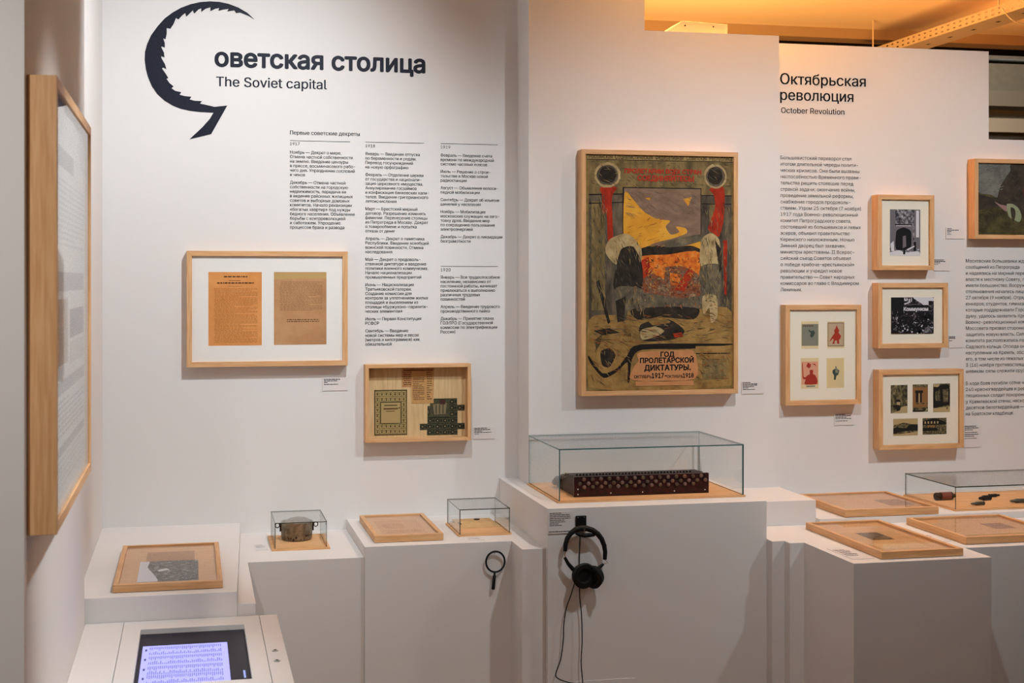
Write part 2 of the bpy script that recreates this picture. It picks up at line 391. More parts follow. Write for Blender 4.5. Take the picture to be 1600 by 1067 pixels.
# ------------------------------------------------------------------ wall lettering
TY, TMY = WY-0.0008, MY-0.0008
Z1 = [(1590,122),(1545,80),(1490,48),(1430,25),(1370,12),(1310,9),(1250,14),(1190,27),(1130,50),(1080,78),(1030,115),(985,165),(945,220),(920,275),(907,325),(905,375),(912,430),(925,480),(950,540),(985,590),(1030,630),(1080,660),(1130,680),(1190,693),(1250,700),(1335,704),(1310,745),(1265,795),(1185,870),(1320,838),(1395,705),(1420,660),
      (1340,668),(1285,655),(1250,648),(1262,632),(1215,630),(1185,622),(1196,605),(1150,600),(1122,592),(1133,577),(1095,568),(1072,552),(1085,540),(1060,520),(1040,492),(1052,488),(1035,460),(1012,428),(1020,422),(1040,432),(1030,400),(1008,362),(1008,350),(1028,360),(1025,330),(1008,295),(1012,290),(1030,298),(1030,270),(1020,240),(1035,245),(1042,210),(1042,175),(1065,180),(1085,150),(1100,112),(1115,122),(1140,95),(1158,82),(1165,104),(1185,85),(1205,65),(1215,85),(1240,60),(1258,52),(1258,75),(1285,55),(1315,46),(1315,70),(1345,55),(1370,50),(1365,68),(1395,60),(1430,55),(1420,72),(1465,65),(1475,82),(1500,78),(1530,90),(1555,100)]
mb = MB(); pts = [on_y(x/4, y/4, WY) for x, y in Z1]
mb.prism(pts, TY-0.001, TY, INKS, 1)
tag(mb.build('wall_letter', loc=(pts[0][0], TY, pts[0][1])), 'giant dark navy letter C with a saw-toothed inner edge on the white wall', 'letter')
def words(label, cat, fn, name='wall_lettering'):
    mb = MB(); fn(mb); c = mb.v[0]
    return tag(mb.build(name, loc=c, fix=False), label, cat)
words('large dark Russian title lettering beside the giant saw-toothed letter', 'lettering', lambda m: wall_line(m, 'оветская столица', 336.5, 103, TY, 327, INKS, 0.022, 1.0))
words('English title The Soviet capital in dark lettering under the large Russian title', 'lettering', lambda m: wall_line(m, 'The Soviet capital', 338, 134.5, TY, 172.5, INKS, 0.011, 1.0))
words('small dark heading line above the first column of decree text', 'lettering', lambda m: wall_line(m, 'Первые советские декреты', 453.3, 210, TY, 108.7, INK, 0.010, 1.04))
C1 = [['Ноябрь — Декрет о мире.', 'Отмена частной собственности', 'на землю. Введение цензуры', 'в прессе, восьмичасового рабо-', 'чего дня. Упразднение сословий', 'и чинов'],
      ['Декабрь — Отмена частной', 'собственности на городскую', 'недвижимость, передача ее', 'в ведение районных жилищных', 'советов и выборных домовых', 'комитетов. Начало реквизиции', '«богатых квартир» под нужды', 'бедного населения. Объявление', 'борьбы с контрреволюцией', 'и саботажем. Упрощение', 'процессов брака и развода']]
C2 = [['Январь — Введение отпуска', 'по беременности и родам.', 'Перевод госучреждений', 'на новую орфографию'],
      ['Февраль — Отделение церкви', 'от государства и национали-', 'зация церковного имущества.', 'Аннулирование госзаймов', 'и конфискация банковских капи-', 'талов. Введение григорианского', 'летоисчисления'],
      ['Март — Брестский мирный', 'договор. Разрешение изменять', 'фамилии. Перенесение столицы', 'из Петрограда в Москву. Декрет', 'о товарообмене и попытка', 'отказа от денег'],
      ['Апрель — Декрет о памятника', 'Республики. Введение всеобщей', 'воинской повинности. Отмена', 'наследования'],
      ['Май — Декрет о продоволь-', 'ственной диктатуре и введение', 'политики военного коммунизма.', 'Начало национализации', 'промышленных предприятий'],
      ['Июнь — Национализация', 'Третьяковской галереи.', 'Создание комиссии для', 'контроля за уплотнением жилых', 'площадей и выселением из', 'столицы «буржуазно-паразити-', 'ческих элементов»'],
      ['Июль — Первая Конституция', 'РСФСР'],
      ['Сентябрь — Введение', 'новой системы мер и весов', '(метров и килограммов) как', 'обязательной']]
C3 = [['Февраль — Введение счета', 'времени по международной', 'системе часовых поясов'], ['Июль — Решение о строи-', 'тельстве в Москве новой', 'радиостанции'], ['Август — Объявление велоси-', 'педной мобилизации'], ['Сентябрь — Декрет об изъятии', 'шинелей у населения'],
      ['Ноябрь — Мобилизация', 'московских служащих на заго-', 'товку дров. Введение мер', 'по сокращению пользования', 'электроэнергией'], ['Декабрь — Декрет о ликвидации', 'безграмотности']]
C4 = [['Январь — Все трудоспособное', 'население, независимо от', 'постоянной работы, начинает', 'привлекаться к выполнению', 'различных трудовых', 'повинностей'], ['Апрель — Введение трудового', 'производственного пайка'], ['Декабрь — Принятие плана', 'ГОЭЛРО (Государственной', 'комиссии по электрификации', 'России)']]
BW = 0.009
def col(year, yx, ybase, yw, r0, r1, paras, px, a, b, ref, refw):
    def fn(m):
        rule(m, r0, r1, TY, INK, 0.0015); wall_line(m, year, yx, ybase, TY, yw, INK, 0.004, 1.0)
        paragraph(m, paras, px, a, b, TY, ref, refw, INK, 1.72, BW)
    return fn
words('column of small dark text headed 1917 on the white wall', 'text', col('1917', 453.3, 226.7, 15, (453.3, 220), (547, 220), C1, 453.2, 240, 357.2, 'Отмена частной собственности', 97.7), 'wall_text')
words('longest column of small dark text, headed 1918', 'text', col('1918', 571, 230, 15, (571, 222.2), (662.5, 222.2), C2, 571, 242.3, 540, '(метров и килограммов) как', 85.0), 'wall_text')
words('column of small dark text headed 1919', 'text', col('1919', 688.5, 232, 15, (688.5, 224.6), (778, 224.6), C3, 688.5, 244.6, 378.8, 'Декабрь — Декрет о ликвидации', 96.5), 'wall_text')
words('short block of small dark text headed 1920', 'text', col('1920', 688.5, 424, 15.6, (688.5, 416.3), (778, 416.3), C4, 688.5, 435.3, 520.7, 'комиссии по электрификации', 88.2), 'wall_text')
words('upper line of the black Russian title lettering on the right wall', 'lettering', lambda m: wall_line(m, 'Октябрьская', 1219.3, 131.2, TY, 133.2, INK, 0.010, 1.0))
words('lower line of the black Russian title lettering on the right wall', 'lettering', lambda m: wall_line(m, 'революция', 1219.3, 156.0, TY, 114, INK, 0.010, 1.0))
words('English title October Revolution in small black lettering on the right wall', 'lettering', lambda m: wall_line(m, 'October Revolution', 1220.6, 176.4, TY, 98.6, INK, 0.008, 1.0))
R1 = [['Большевистский переворот стал', 'итогом длительной череды полити-', 'ческих кризисов. Они были вызваны', 'неспособностью Временного прави-', 'тельства решить стоявшие перед', 'страной задачи: окончание войны,', 'проведение земельной реформы,', 'снабжение городов продоволь-', 'ствием. Утром 25 октября (7 ноября)', '1917 года Военно-революционный', 'комитет Петроградского совета,', 'состоявший из большевиков и левых', 'эсеров, объявил правительство', 'Керенского низложенным. Ночью', 'Зимний дворец был захвачен,', 'министры арестованы. II Всерос-', 'сийский съезд Советов объявил', 'о победе «рабоче-крестьянской»', 'революции и учредил новое', 'правительство — Совет народных', 'комиссаров во главе с Владимиром', 'Лениным.']]
R2 = [['Московские большевики ждали', 'сообщений из Петрограда', 'и надеялись на мирный переход', 'власти к местному Совету, где они', 'имели большинство. Вооруженные', 'столкновения начались лишь', '27 октября (9 ноября). Отряды', 'юнкеров, студентов, гимназистов,', 'которые поддерживали Городскую', 'думу, удалось захватить Кремль.', 'Военно-революционный комитет', 'Моссовета призвал сторонников', 'защитить новую власть. Силы', 'комитета расположились по линии', 'Садового кольца. Отсюда они вели', 'наступление на Кремль, обстреляв', 'его, в том числе из тяжелых орудий.', '3 (16) ноября противостоящие боль-', 'шевикам силы сложили оружие.'],
      ['В ходе боев погибли сотни человек.', '240 красногвардейцев и рево-', 'люционных солдат похоронены', 'у Кремлевской стены, несколько', 'десятков белогвардейцев —', 'на Братском кладбище.']]
words('column of dark text under the title October Revolution', 'text', lambda m: paragraph(m, R1, 1219.6, 248.7, 455, TY, 'Зимний дворец был захвачен,', 101.2, INK, 1.7, 0.0, 1.0), 'wall_text')
words('long column of dark text cut off at right, under the dark landscape painting', 'text', lambda m: paragraph(m, R2[:1], 1509.2, 410, 582.5, TY, 'на Братском кладбище.', 74.8, INK, 1, 0.0, 1.0), 'wall_text')
words('six lines of dark text lowest at right, beside the five sepia photographs', 'text', lambda m: paragraph(m, R2[1:], 1509.2, 601.5, 649, TY, 'на Братском кладбище.', 74.8, INK, 1, 0.0, 1.0), 'wall_text')

# ------------------------------------------------------------------ frames
def frame(name, label, cat, w, h, d, bar, loc, rot, mount, rec=0.010, group=None, glazing=True, backwood=None):
    """picture frame: local x right, z up, front at y=-d, back at y=0, origin at the middle of the back"""
    o = thing(name, label, cat, loc, group, rot)
    W, Hh = w/2, h/2; i, j = W-bar, Hh-bar
    rails = [([(-W, Hh), (W, Hh), (i, j), (-i, j)], WOODX), ([(-W, -Hh), (W, -Hh), (i, -j), (-i, -j)], WOODX),
             ([(-W, -Hh), (-W, Hh), (-i, j), (-i, -j)], WOODZ), ([(W, -Hh), (W, Hh), (i, j), (i, -j)], WOODZ)]
    for poly, m in rails:
        mb = MB(); mb.prism(poly, -d, -0.0006, m, 1); mb.build('rail', o, bevel=0.0007)
    mb = MB(); mb.box((-i, -(d-rec), -j), (i, -(d-rec)+0.003, j), mount); mb.build('mount', o)
    if glazing:
        mb = MB(); yg = -(d-min(0.003, rec*.4)); mb.box((-i, yg, -j), (i, yg+0.0015, j), MGLASS if abs(rot[0]) > .1 else FGLASS); mb.build('glazing', o)
    o['_y'] = -(d-rec)
    return o
def curvy(p, n=4):
    out = []; k = len(p)
    for i in range(k):
        a, b, c, d = p[i-1], p[i], p[(i+1) % k], p[(i+2) % k]
        for j in range(n):
            t = j/n
            out.append(tuple((2*t**3-3*t*t+1)*b[q]+(t**3-2*t*t+t)*(c[q]-a[q])*.38+(-2*t**3+3*t*t)*c[q]+(t**3-t*t)*(d[q]-b[q])*.38 for q in (0, 1)))
    return out
def strokes(u0, v0, u1, v1, n, mats, seed, ln=.04, th=.006, ang=0.0, spread=.6):
    """brush marks: short tapered dabs, one colour after another"""
    r = random.Random(seed); out = []
    for i, m in enumerate(mats):
        for k in range(n//len(mats)):
            u, v = r.uniform(u0, u1), r.uniform(v0, v1); a = ang+r.uniform(-spread, spread); l = ln*r.uniform(.4, 1.2); w_ = th*.42*r.uniform(.5, 1.3)
            du, dv = math.cos(a)*l/2, math.sin(a)*l/2*.65; nu, nv = -math.sin(a)*w_/2, math.cos(a)*w_/2*.65
            out.append((m, [(u-du, v-dv), (u-du*.3+nu, v-dv*.3+nv), (u+du*.6+nu*.8, v+dv*.6+nv*.8), (u+du, v+dv)][:4]+[(u-du*.2-nu, v-dv*.2-nv)]))
    return out
def pic(parent, name, quad, base, polys=(), texts=(), label=None, t=0.0004, lift=0.0, soft=False):
    """a print lying on the mount. quad = local (x0,z0,x1,z1); polys in (u,v) with v down from the top"""
    y = parent['_y']-lift; x0, z0, x1, z1 = quad
    mb = MB(); mb.box((x0, y-t, z0), (x1, y-0.00005, z1), base)
    P = lambda u, v, k: (x0+(x1-x0)*u, y-t-0.00002*(k+1), z1-(z1-z0)*v)
    k, last = 0, None
    for m, pl in polys:
        if m is not last: k, last = k+1, m       # neighbouring shapes of one colour share a layer
        if soft and len(pl) > 4: pl = curvy(pl)
        pl = [(min(max(u, 0.0), 1.0), min(max(v, 0.0), 1.0)) for u, v in pl]
        mb.add([P(u, v, k) for u, v in pl], [tuple(range(len(pl)))], m)
    k += 2
    for body, m, u, v, uw, wt, tall in texts:
        a, b = span(body, wt); s = uw*(x1-x0)/(b-a)
        put_text(mb, body, P(u, v, k), (1, 0, 0), (0, 0, 1), m, s, s*tall, wt)
    o = mb.build(name, parent, fix=False)
    if label: o['label'] = label
    return o
def wall_frame(name, label, cat, L, T, R, B, d, bar, mount, wy=WY, rec=0.010, **k):
    """front face given by its left, top, right and bottom edges in the photograph, standing d off the wall wy"""
    yf = wy-d; my = (T+B)/2
    x0, _ = on_y(L, my, yf); x1, _ = on_y(R, my, yf)
    xm = (L+R)/2; _, z1 = on_y(xm, T, yf); _, z0 = on_y(xm, B, yf)
    o = frame(name, label, cat, x1-x0, z1-z0, d, bar, ((x0+x1)/2, wy, (z0+z1)/2), (0, 0, 0), mount, rec, **k)
    o['_wy'] = wy
    return o
def wq(o, L, T, R, B):
    """picture edges in the photograph -> local quad on the mount of a wall frame"""
    Y = o['_wy']+o['_y']; my = (T+B)/2; xm = (L+R)/2
    x0, _ = on_y(L, my, Y); x1, _ = on_y(R, my, Y); _, z1 = on_y(xm, T, Y); _, z0 = on_y(xm, B, Y)
    return (x0-o.location.x, z0-o.location.z, x1-o.location.x, z1-o.location.z)
def blob(cx, cy, rx, ry, n=14, j=0.12, seed=0):
    r = random.Random(seed)
    return [(cx+rx*math.cos(a)*(1+r.uniform(-j, j)), cy+ry*math.sin(a)*(1+r.uniform(-j, j))) for a in [2*math.pi*i/n for i in range(n)]]
def rect(u0, v0, u1, v1): return [(u0, v0), (u1, v0), (u1, v1), (u0, v1)]

# two orange documents
ORANGE = photo('orange_paper', [(0.3, (214, 140, 76)), (0.6, (228, 158, 94)), (0.8, (236, 174, 112))], 9)
BUFF = photo('buff_paper', [(0.3, (182, 132, 92)), (0.55, (198, 150, 106)), (0.8, (208, 166, 124))], 9, seed=3)
TYPE = mat('faded_type', (176, 114, 62), 0.9); TYPEB = mat('faded_type_on_buff', (152, 112, 78), 0.9); TYPED = mat('dark_type', (92, 58, 36), 0.9)
def lines(u0, u1, v0, v1, n, m, seed, last=0.6):
    r = random.Random(seed); out = []; st = (v1-v0)/n
    for k in range(n):
        u = u0+(r.uniform(0, .03)); e = u1 if r.random() > .2 else u0+(u1-u0)*r.uniform(.45, .95)
        while u < e:
            wd = r.uniform(.02, .075); out.append((m, rect(u, v0+k*st, min(u+wd, e), v0+k*st+st*.42))); u += wd+.012
    return out
fr = wall_frame('picture_frame', 'beech frame holding two orange typed documents side by side', 'picture', 291.5, 392.3, 543.5, 572.5, 0.042, 0.0182, MOUNT)
pic(fr, 'document', wq(fr, 325.6, 425, 409, 539.8), ORANGE,
    lines(.1, .92, .22, .97, 46, TYPE, 1)+[(TYPED, rect(.38, .115, .6, .121)), (TYPED, rect(.36, .19, .64, .194))]+lines(.27, .73, .055, .095, 1, TYPED, 5)+lines(.14, .85, .14, .185, 1, TYPED, 6), label='orange document with a printed heading')
pic(fr, 'document', wq(fr, 428, 425, 510, 538.4), BUFF,
    [(mat('pale_strip', (196, 160, 104), .9), [(0, 0), (1, 0), (1, .085), (.5, .09), (0, .105)])]+lines(.1, .92, .13, .54, 26, TYPEB, 2)+lines(.24, .86, .65, .70, 2, TYPED, 8), label='brown document with a pale strip along the top')

# shallow box of coupons
fr = wall_frame('box_frame', 'deep beech box frame with loose green ration coupons', 'picture', 571, 569, 736, 690, 0.055, 0.0125, BIRCH, rec=0.042)
CPN = photo('olive_coupon', [(0.3, (112, 98, 62)), (0.6, (150, 132, 88)), (0.8, (168, 146, 98))], 120, seed=2)
CPD = mat('coupon_dark_line', (66, 58, 34), .9); CPL = mat('coupon_pale_centre', (178, 152, 100), .9)
pol = [(CPD, rect(0, 0, 1, .018)), (CPD, rect(0, .982, 1, 1)), (CPD, rect(0, 0, .022, 1)), (CPD, rect(.978, 0, 1, 1))]
for a in range(7):
    for b in range(8):
        if 1 < a+.5 < 5.8 and 2 <= b <= 5: continue
        u, v = .04+a*.1335, .035+b*.1175
        pol += [(CPL, rect(u, v, u+.115, v+.1)), (CPD, rect(u+.02, v+.025, u+.095, v+.04)), (CPD, blob(u+.057, v+.066, .026, .018, 8, .2, a*9+b))]
pol += [(CPD, rect(.185, .265, .815, .745)), (CPL, rect(.205, .28, .795, .73)), (CPD, rect(.3, .33, .7, .35)), (TYPED, rect(.28, .4, .72, .43)), (TYPED, rect(.36, .46, .62, .475)), (CPD, blob(.76, .40, .02, .018, 8))]
pic(fr, 'coupon_sheet', wq(fr, 584.8, 609, 636, 680), CPN, pol, label='sheet of small coupons round a blank centre')
PINK = photo('pinkish_ration_card', [(0.3, (178, 124, 80)), (0.7, (198, 148, 98))], 80, seed=4)
pol = [(TYPED, rect(.05+.22*(k % 2), .08+.075*(k//2), .22+.22*(k % 2), .11+.075*(k//2))) for k in range(10)]+[(TYPED, rect(.1, .02, .95, .05))]
pic(fr, 'ration_card', wq(fr, 628, 574.5, 678, 604.5), PINK, lines(.03, .32, .1, .95, 8, TYPED, 11)+[(TYPED, rect(.08, .1, .97, .15))], lift=0.0002, label='pinkish card tucked behind the tan card')
pic(fr, 'ration_card', wq(fr, 643, 580, 677.5, 630), photo('tan_ration_card', [(0.3, (190, 142, 88)), (0.7, (206, 160, 104))], 80, seed=5), lines(.05, .58, .2, .92, 13, TYPED, 12)+lines(.68, .92, .02, .92, 13, TYPED, 13), lift=0.0007, label='tan card with printed columns')
GRN = photo('dark_green_coupon', [(0.3, (58, 58, 44)), (0.6, (84, 80, 60)), (0.8, (112, 104, 80))], 140, seed=6)
GRD = mat('green_black', (34, 36, 28), .9); GRL = mat('coupon_pale_print', (132, 116, 84), .9)
cq = wq(fr, 656, 622.5, 726, 679.5)
def strip(u0, v0, u1, v1, n, big=False):
    x0, z0, x1, z1 = cq; q = (x0+(x1-x0)*u0, z1-(z1-z0)*v1, x0+(x1-x0)*u1, z1-(z1-z0)*v0)
    p = [(GRD, rect(0, 0, 1, .04)), (GRD, rect(0, .95, 1, 1))]
    if big: p += [(GRL, [(.15, .3), (.88, .22), (.82, .8), (.22, .82)]), (GRD, rect(.3, .34, .34, .78)), (GRD, rect(.48, .32, .52, .78)), (GRD, rect(.66, .3, .7, .78)), (mat('plum_print', (74, 44, 40), .9), rect(.5, .05, .8, .3))]
    else:
        for k in range(n):
            c = (k+.35)/n; p += [(GRD, blob(c, .5, .28/n, .34, 10, .1, k)), (GRL, blob(c, .5, .12/n, .16, 8, .2, k)), (GRD, rect((k+.72)/n, .3, (k+.92)/n, .7))]
    pic(fr, 'coupon', q, GRN, p, lift=0.0003, label='torn strip of dark green coupons')
strip(.225, .0, .65, .53, 1, True); strip(.65, .0, .83, .18, 1); strip(.65, .18, 1.0, .34, 2); strip(.65, .34, .84, .53, 1)
strip(.17, .20, .225, .53, 1); strip(.17, .53, .84, .68, 4); strip(0, .68, 1, .85, 6); strip(.16, .85, .84, 1.0, 4)

# large poster: a plain stand-in in the poster's colours, with its lettering
fr = wall_frame('poster_frame', 'large tall beech frame with an ochre and orange revolutionary poster', 'poster', 908.5, 235.5, 1153.5, 617, 0.05, 0.0168, photo('olive_ground', [(0.3, (98, 80, 46)), (0.5, (138, 114, 66)), (0.7, (164, 136, 80))], 22), wy=MY, rec=0.009)
OL1 = photo('olive_brush', [(0.3, (82, 68, 46)), (0.5, (124, 104, 66)), (0.72, (156, 130, 84))], 30, (1, 1, .35), seed=1)
OL2 = photo('stone_grey_brush', [(0.3, (56, 48, 42)), (0.5, (90, 78, 64)), (0.72, (128, 110, 86))], 26, (1.6, 1, .4), seed=8)
MAUVE = photo('mauve_cloud', [(0.3, (120, 92, 72)), (0.55, (140, 112, 92)), (0.75, (164, 132, 100))], 14, (1, 1, 2), seed=2)
YEL = photo('yellow_glow', [(0.3, (206, 138, 40)), (0.55, (226, 160, 52)), (0.75, (232, 178, 74))], 12, seed=3)
ORG = photo('orange_mass', [(0.28, (60, 40, 28)), (0.4, (200, 92, 34)), (0.55, (226, 124, 42)), (0.72, (230, 160, 80))], 46, seed=4)
CRD = photo('mottled_crowd', [(0.3, (52, 40, 34)), (0.45, (150, 82, 52)), (0.55, (112, 86, 70)), (0.7, (190, 150, 110))], 60, seed=5)
REDP = photo('red_paint', [(0.3, (130, 36, 20)), (0.6, (186, 54, 30)), (0.8, (200, 70, 40))], 40, (1, 1, .4), seed=6)
OCH = photo('ochre_paint', [(0.3, (116, 88, 50)), (0.55, (166, 128, 72)), (0.75, (186, 148, 90))], 18, seed=7)
DKP = photo('dark_paint', [(0.3, (32, 28, 24)), (0.6, (58, 48, 40)), (0.8, (86, 72, 56))], 34, seed=9)
CRM = photo('cream_paint', [(0.3, (150, 124, 82)), (0.55, (190, 164, 116)), (0.75, (204, 180, 132))], 30, seed=10)
GRY = photo('blue_grey_paint', [(0.3, (78, 70, 58)), (0.55, (112, 100, 80)), (0.75, (146, 128, 98))], 30, seed=11)
PLQ = photo('peach_plaque', [(0.3, (198, 132, 84)), (0.7, (214, 152, 102))], 20, seed=12)
BLK = mat('poster_black', (30, 22, 18), .8); REDT = mat('poster_red', (184, 52, 32), .8)
pol = [(mat('poster_cream_band', (176, 146, 92), .8), rect(0, 0, 1, .022)), (BLK, rect(.0, .0205, 1, .0235)), (OL1, rect(.01, .024, .985, .26)),
       (OL2, rect(.01, .17, .25, .70)), (OL2, rect(.77, .17, .985, .70)), (OL1, rect(.03, .20, .12, .66)), (OL1, rect(.83, .20, .90, .34)),
       (BLK, [(.01, .168), (.24, .164), (.24, .169), (.01, .174)]), (BLK, rect(.775, .166, .985, .170)), (BLK, [(.01, .205), (.245, .200), (.245, .204), (.01, .210)]), (BLK, rect(.775, .202, .985, .206)),
       (BLK, rect(.24, .137, .775, .142)), (BLK, rect(.238, .139, .247, .42)), (BLK, rect(.768, .139, .775, .42)),
       (MAUVE, rect(.247, .141, .77, .42)),
       (YEL, [(.25, .163), (.31, .19), (.376, .236), (.466, .27), (.56, .278), (.53, .303), (.565, .337), (.624, .326), (.60, .303), (.665, .309), (.674, .331), (.575, .354), (.466, .371), (.357, .40), (.25, .41)]),
       (YEL, [(.65, .185), (.71, .175), (.685, .215)]), (YEL, [(.39, .182), (.43, .178), (.42, .192)]), (GRY, [(.50, .372), (.62, .352), (.77, .335), (.77, .365), (.62, .388), (.50, .392)]), (YEL, [(.66, .386), (.77, .365), (.77, .402), (.66, .402)]),
       (DKP, [(.36, .398), (.46, .384), (.55, .392), (.70, .384), (.77, .40), (.77, .415), (.55, .425), (.36, .43)]),
       (ORG, [(.34, .44), (.55, .422), (.77, .414), (.77, .59), (.36, .59)]),
       (CRD, [(.37, .50), (.62, .47), (.77, .52), (.77, .65), (.29, .65), (.30, .56)]), (ORG, [(.42, .455), (.53, .46), (.52, .53), (.44, .50)]), (ORG, [(.56, .50), (.64, .51), (.62, .56), (.56, .55)]),
       (GRY, [(.28, .60), (.40, .585), (.60, .61), (.79, .60), (.79, .66), (.28, .66)]),
       (OCH, [(.01, .70), (.25, .68), (.78, .655), (.985, .67), (.985, .985), (.01, .985)]), (DKP, [(.30, .655), (.60, .645), (.76, .655), (.72, .70), (.50, .69), (.34, .70)]),
       (REDP, [(.345, .455), (.415, .432), (.43, .50), (.37, .53)]), (REDP, [(.59, .575), (.70, .47), (.72, .50), (.66, .58)])]
# hangings and plain upright masses of colour left and right
pol += [(REDP, [(.085, .145), (.13, .128), (.20, .140), (.175, .165), (.165, .20), (.175, .37), (.14, .375), (.13, .255), (.10, .25), (.10, .175)]), (REDP, [(.83, .142), (.88, .125), (.935, .14), (.93, .27), (.90, .343), (.86, .33), (.82, .31), (.87, .22), (.86, .165)]), (REDP, [(.925, .36), (.955, .36), (.95, .60), (.935, .59)]),
        (CRM, [(.15, .36), (.24, .335), (.30, .345), (.365, .40), (.35, .47), (.19, .465), (.12, .41)]), (DKP, [(.23, .40), (.31, .39), (.37, .47), (.36, .575), (.18, .57), (.20, .46)]), (GRY, [(.19, .565), (.37, .57), (.39, .655), (.33, .66), (.29, .60), (.26, .70), (.20, .70)]), (DKP, [(.19, .62), (.26, .60), (.245, .72), (.205, .72)]), (DKP, [(.06, .54), (.08, .53), (.155, .71), (.14, .72)]),
        (CRM, [(.775, .36), (.84, .33), (.90, .36), (.90, .465), (.77, .475)]), (GRY, [(.77, .475), (.90, .465), (.91, .55), (.885, .60), (.77, .595)]), (DKP, [(.87, .36), (.915, .40), (.92, .48), (.90, .50)]), (CRM, [(.785, .60), (.88, .60), (.885, .69), (.84, .715), (.83, .65), (.79, .68)]),
        (CRM, blob(.136, .087, .088, .054, 24, .03, 1)), (OL2, blob(.136, .088, .072, .043, 20, .03, 5)), (DKP, blob(.137, .087, .058, .036, 18, .05, 2)), (CRM, blob(.873, .085, .078, .053, 24, .03, 3)), (OL2, blob(.873, .086, .066, .043, 20, .03, 6)), (DKP, blob(.87, .085, .052, .036, 18, .05, 4)),
        (OCH, [(.02, .74), (.36, .70), (.37, .76), (.27, .80), (.24, .88), (.12, .93), (.03, .86)]), (DKP, [(.04, .745), (.15, .735), (.22, .755), (.10, .765)]), (DKP, [(.09, .835), (.15, .82), (.19, .85), (.15, .90), (.10, .89)]), (mat('poster_olive_line', (78, 66, 40), .8), [(.05, .785), (.10, .76), (.09, .80), (.06, .83)]),
        (DKP, [(.36, .72), (.55, .70), (.66, .75), (.58, .785), (.38, .79)]), (CRM, [(.36, .745), (.46, .73), (.52, .75), (.45, .775), (.37, .785)]), (OCH, [(.40, .70), (.50, .685), (.56, .715), (.44, .725)]), (REDP, [(.58, .76), (.64, .755), (.65, .775), (.59, .777)]),
        (BLK, [(.01, .85), (.10, .925), (.20, .905), (.27, .85), (.36, .805), (.98, .806), (.98, .811), (.70, .826), (.37, .828), (.30, .87), (.285, .96), (.27, .96), (.27, .88), (.20, .92), (.11, .945), (.02, .88)]),
        (OCH, rect(.735, .815, .975, .84)), (BLK, rect(.735, .845, .975, .849)), (PLQ if False else OCH, rect(.745, .85, .97, .975)), (OL1, rect(.78, .87, .95, .96)),
        (PLQ, [(.355, .838), (.70, .832), (.72, .85), (.735, .848), (.725, .956), (.305, .957), (.315, .90), (.345, .875)]), (PLQ, rect(.325, .962, .72, .982))]
UPM = mat('poster_umber', (66, 54, 36), .8); SND = mat('poster_sand', (166, 138, 88), .8); RST = mat('poster_rust', (168, 92, 44), .8); TEA = mat('poster_slate', (92, 92, 80), .8); GLD = mat('poster_gold', (216, 158, 62), .8); PNK = mat('poster_dusty_pink', (158, 122, 98), .8)
brush = (strokes(.02, .03, .98, .14, 150, [UPM, SND, TEA], 1, .05, .006, .3) + strokes(.015, .18, .13, .66, 170, [UPM, SND, TEA], 2, .05, .007, 1.4, .4) + strokes(.80, .20, .98, .66, 150, [UPM, SND, TEA], 3, .05, .007, 1.5, .4)
         + strokes(.27, .155, .75, .26, 90, [PNK, mat('poster_dove', (122, 104, 92), .8)], 4, .06, .006, .35, .4) + strokes(.27, .27, .52, .39, 60, [RST, GLD], 5, .05, .006, -.5, .4)
         + strokes(.38, .44, .76, .56, 130, [RST, GLD, UPM], 6, .03, .012, .2, 1.2) + strokes(.32, .53, .78, .65, 200, [UPM, PNK, SND, RST, TEA], 7, .025, .012, 1.2, .9)
         + strokes(.17, .36, .36, .46, 40, [UPM, SND], 8, .05, .006, 1.3, .5) + strokes(.19, .42, .36, .57, 45, [TEA, UPM], 9, .06, .007, 1.3, .4) + strokes(.20, .57, .38, .69, 40, [UPM, SND], 10, .05, .007, 1.4, .4)
         + strokes(.78, .35, .90, .47, 34, [UPM, SND], 11, .04, .006, 1.4, .4) + strokes(.77, .47, .90, .60, 40, [UPM, SND], 12, .05, .007, 1.4, .4) + strokes(.79, .60, .88, .70, 24, [UPM, RST], 13, .03, .007, .3, .6)
         + strokes(.02, .68, .97, .80, 220, [UPM, SND, RST, TEA], 14, .06, .007, .1, .4) + strokes(.03, .76, .30, .97, 90, [UPM, SND, RST], 15, .05, .007, .9, .7) + strokes(.75, .84, .97, .97, 90, [UPM, SND, RST], 16, .05, .007, .4, .9))
plaque = [p for p in pol if p[0] is PLQ]; pol = [p for p in pol if p[0] is not PLQ]+brush+plaque
tx = [('Российская  Социалистическая  Федеративная  Советская  Республика', BLK, .012, .0175, .975, 0.0, 1.5), ('ПРОЛЕТАРИИ ВСЕХ СТРАН', REDT, .252, .077, .52, .03, 1.0), ('СОЕДИНЯЙТЕСЬ!', REDT, .338, .108, .385, .03, 1.0),
      ('ГОД', BLK, .495, .8585, .092, .03, .95), ('ПРОЛЕТАРСКОЙ', BLK, .355, .8845, .365, .03, 1.0), ('ДИКТАТУРЫ.', BLK, .385, .9165, .315, .03, 1.0), ('ОКТЯБРЬ', BLK, .315, .949, .117, .02, 1.0), ('1917-', BLK, .435, .949, .10, .03, 1.25), ('ОКТЯБРЬ', BLK, .538, .949, .108, .02, 1.0), ('1918', BLK, .648, .949, .072, .03, 1.25)]
pp = wq(fr, 917.3, 243, 1146.3, 609)
pic(fr, 'poster', pp, MATS['olive_ground'], pol, tx, soft=True)

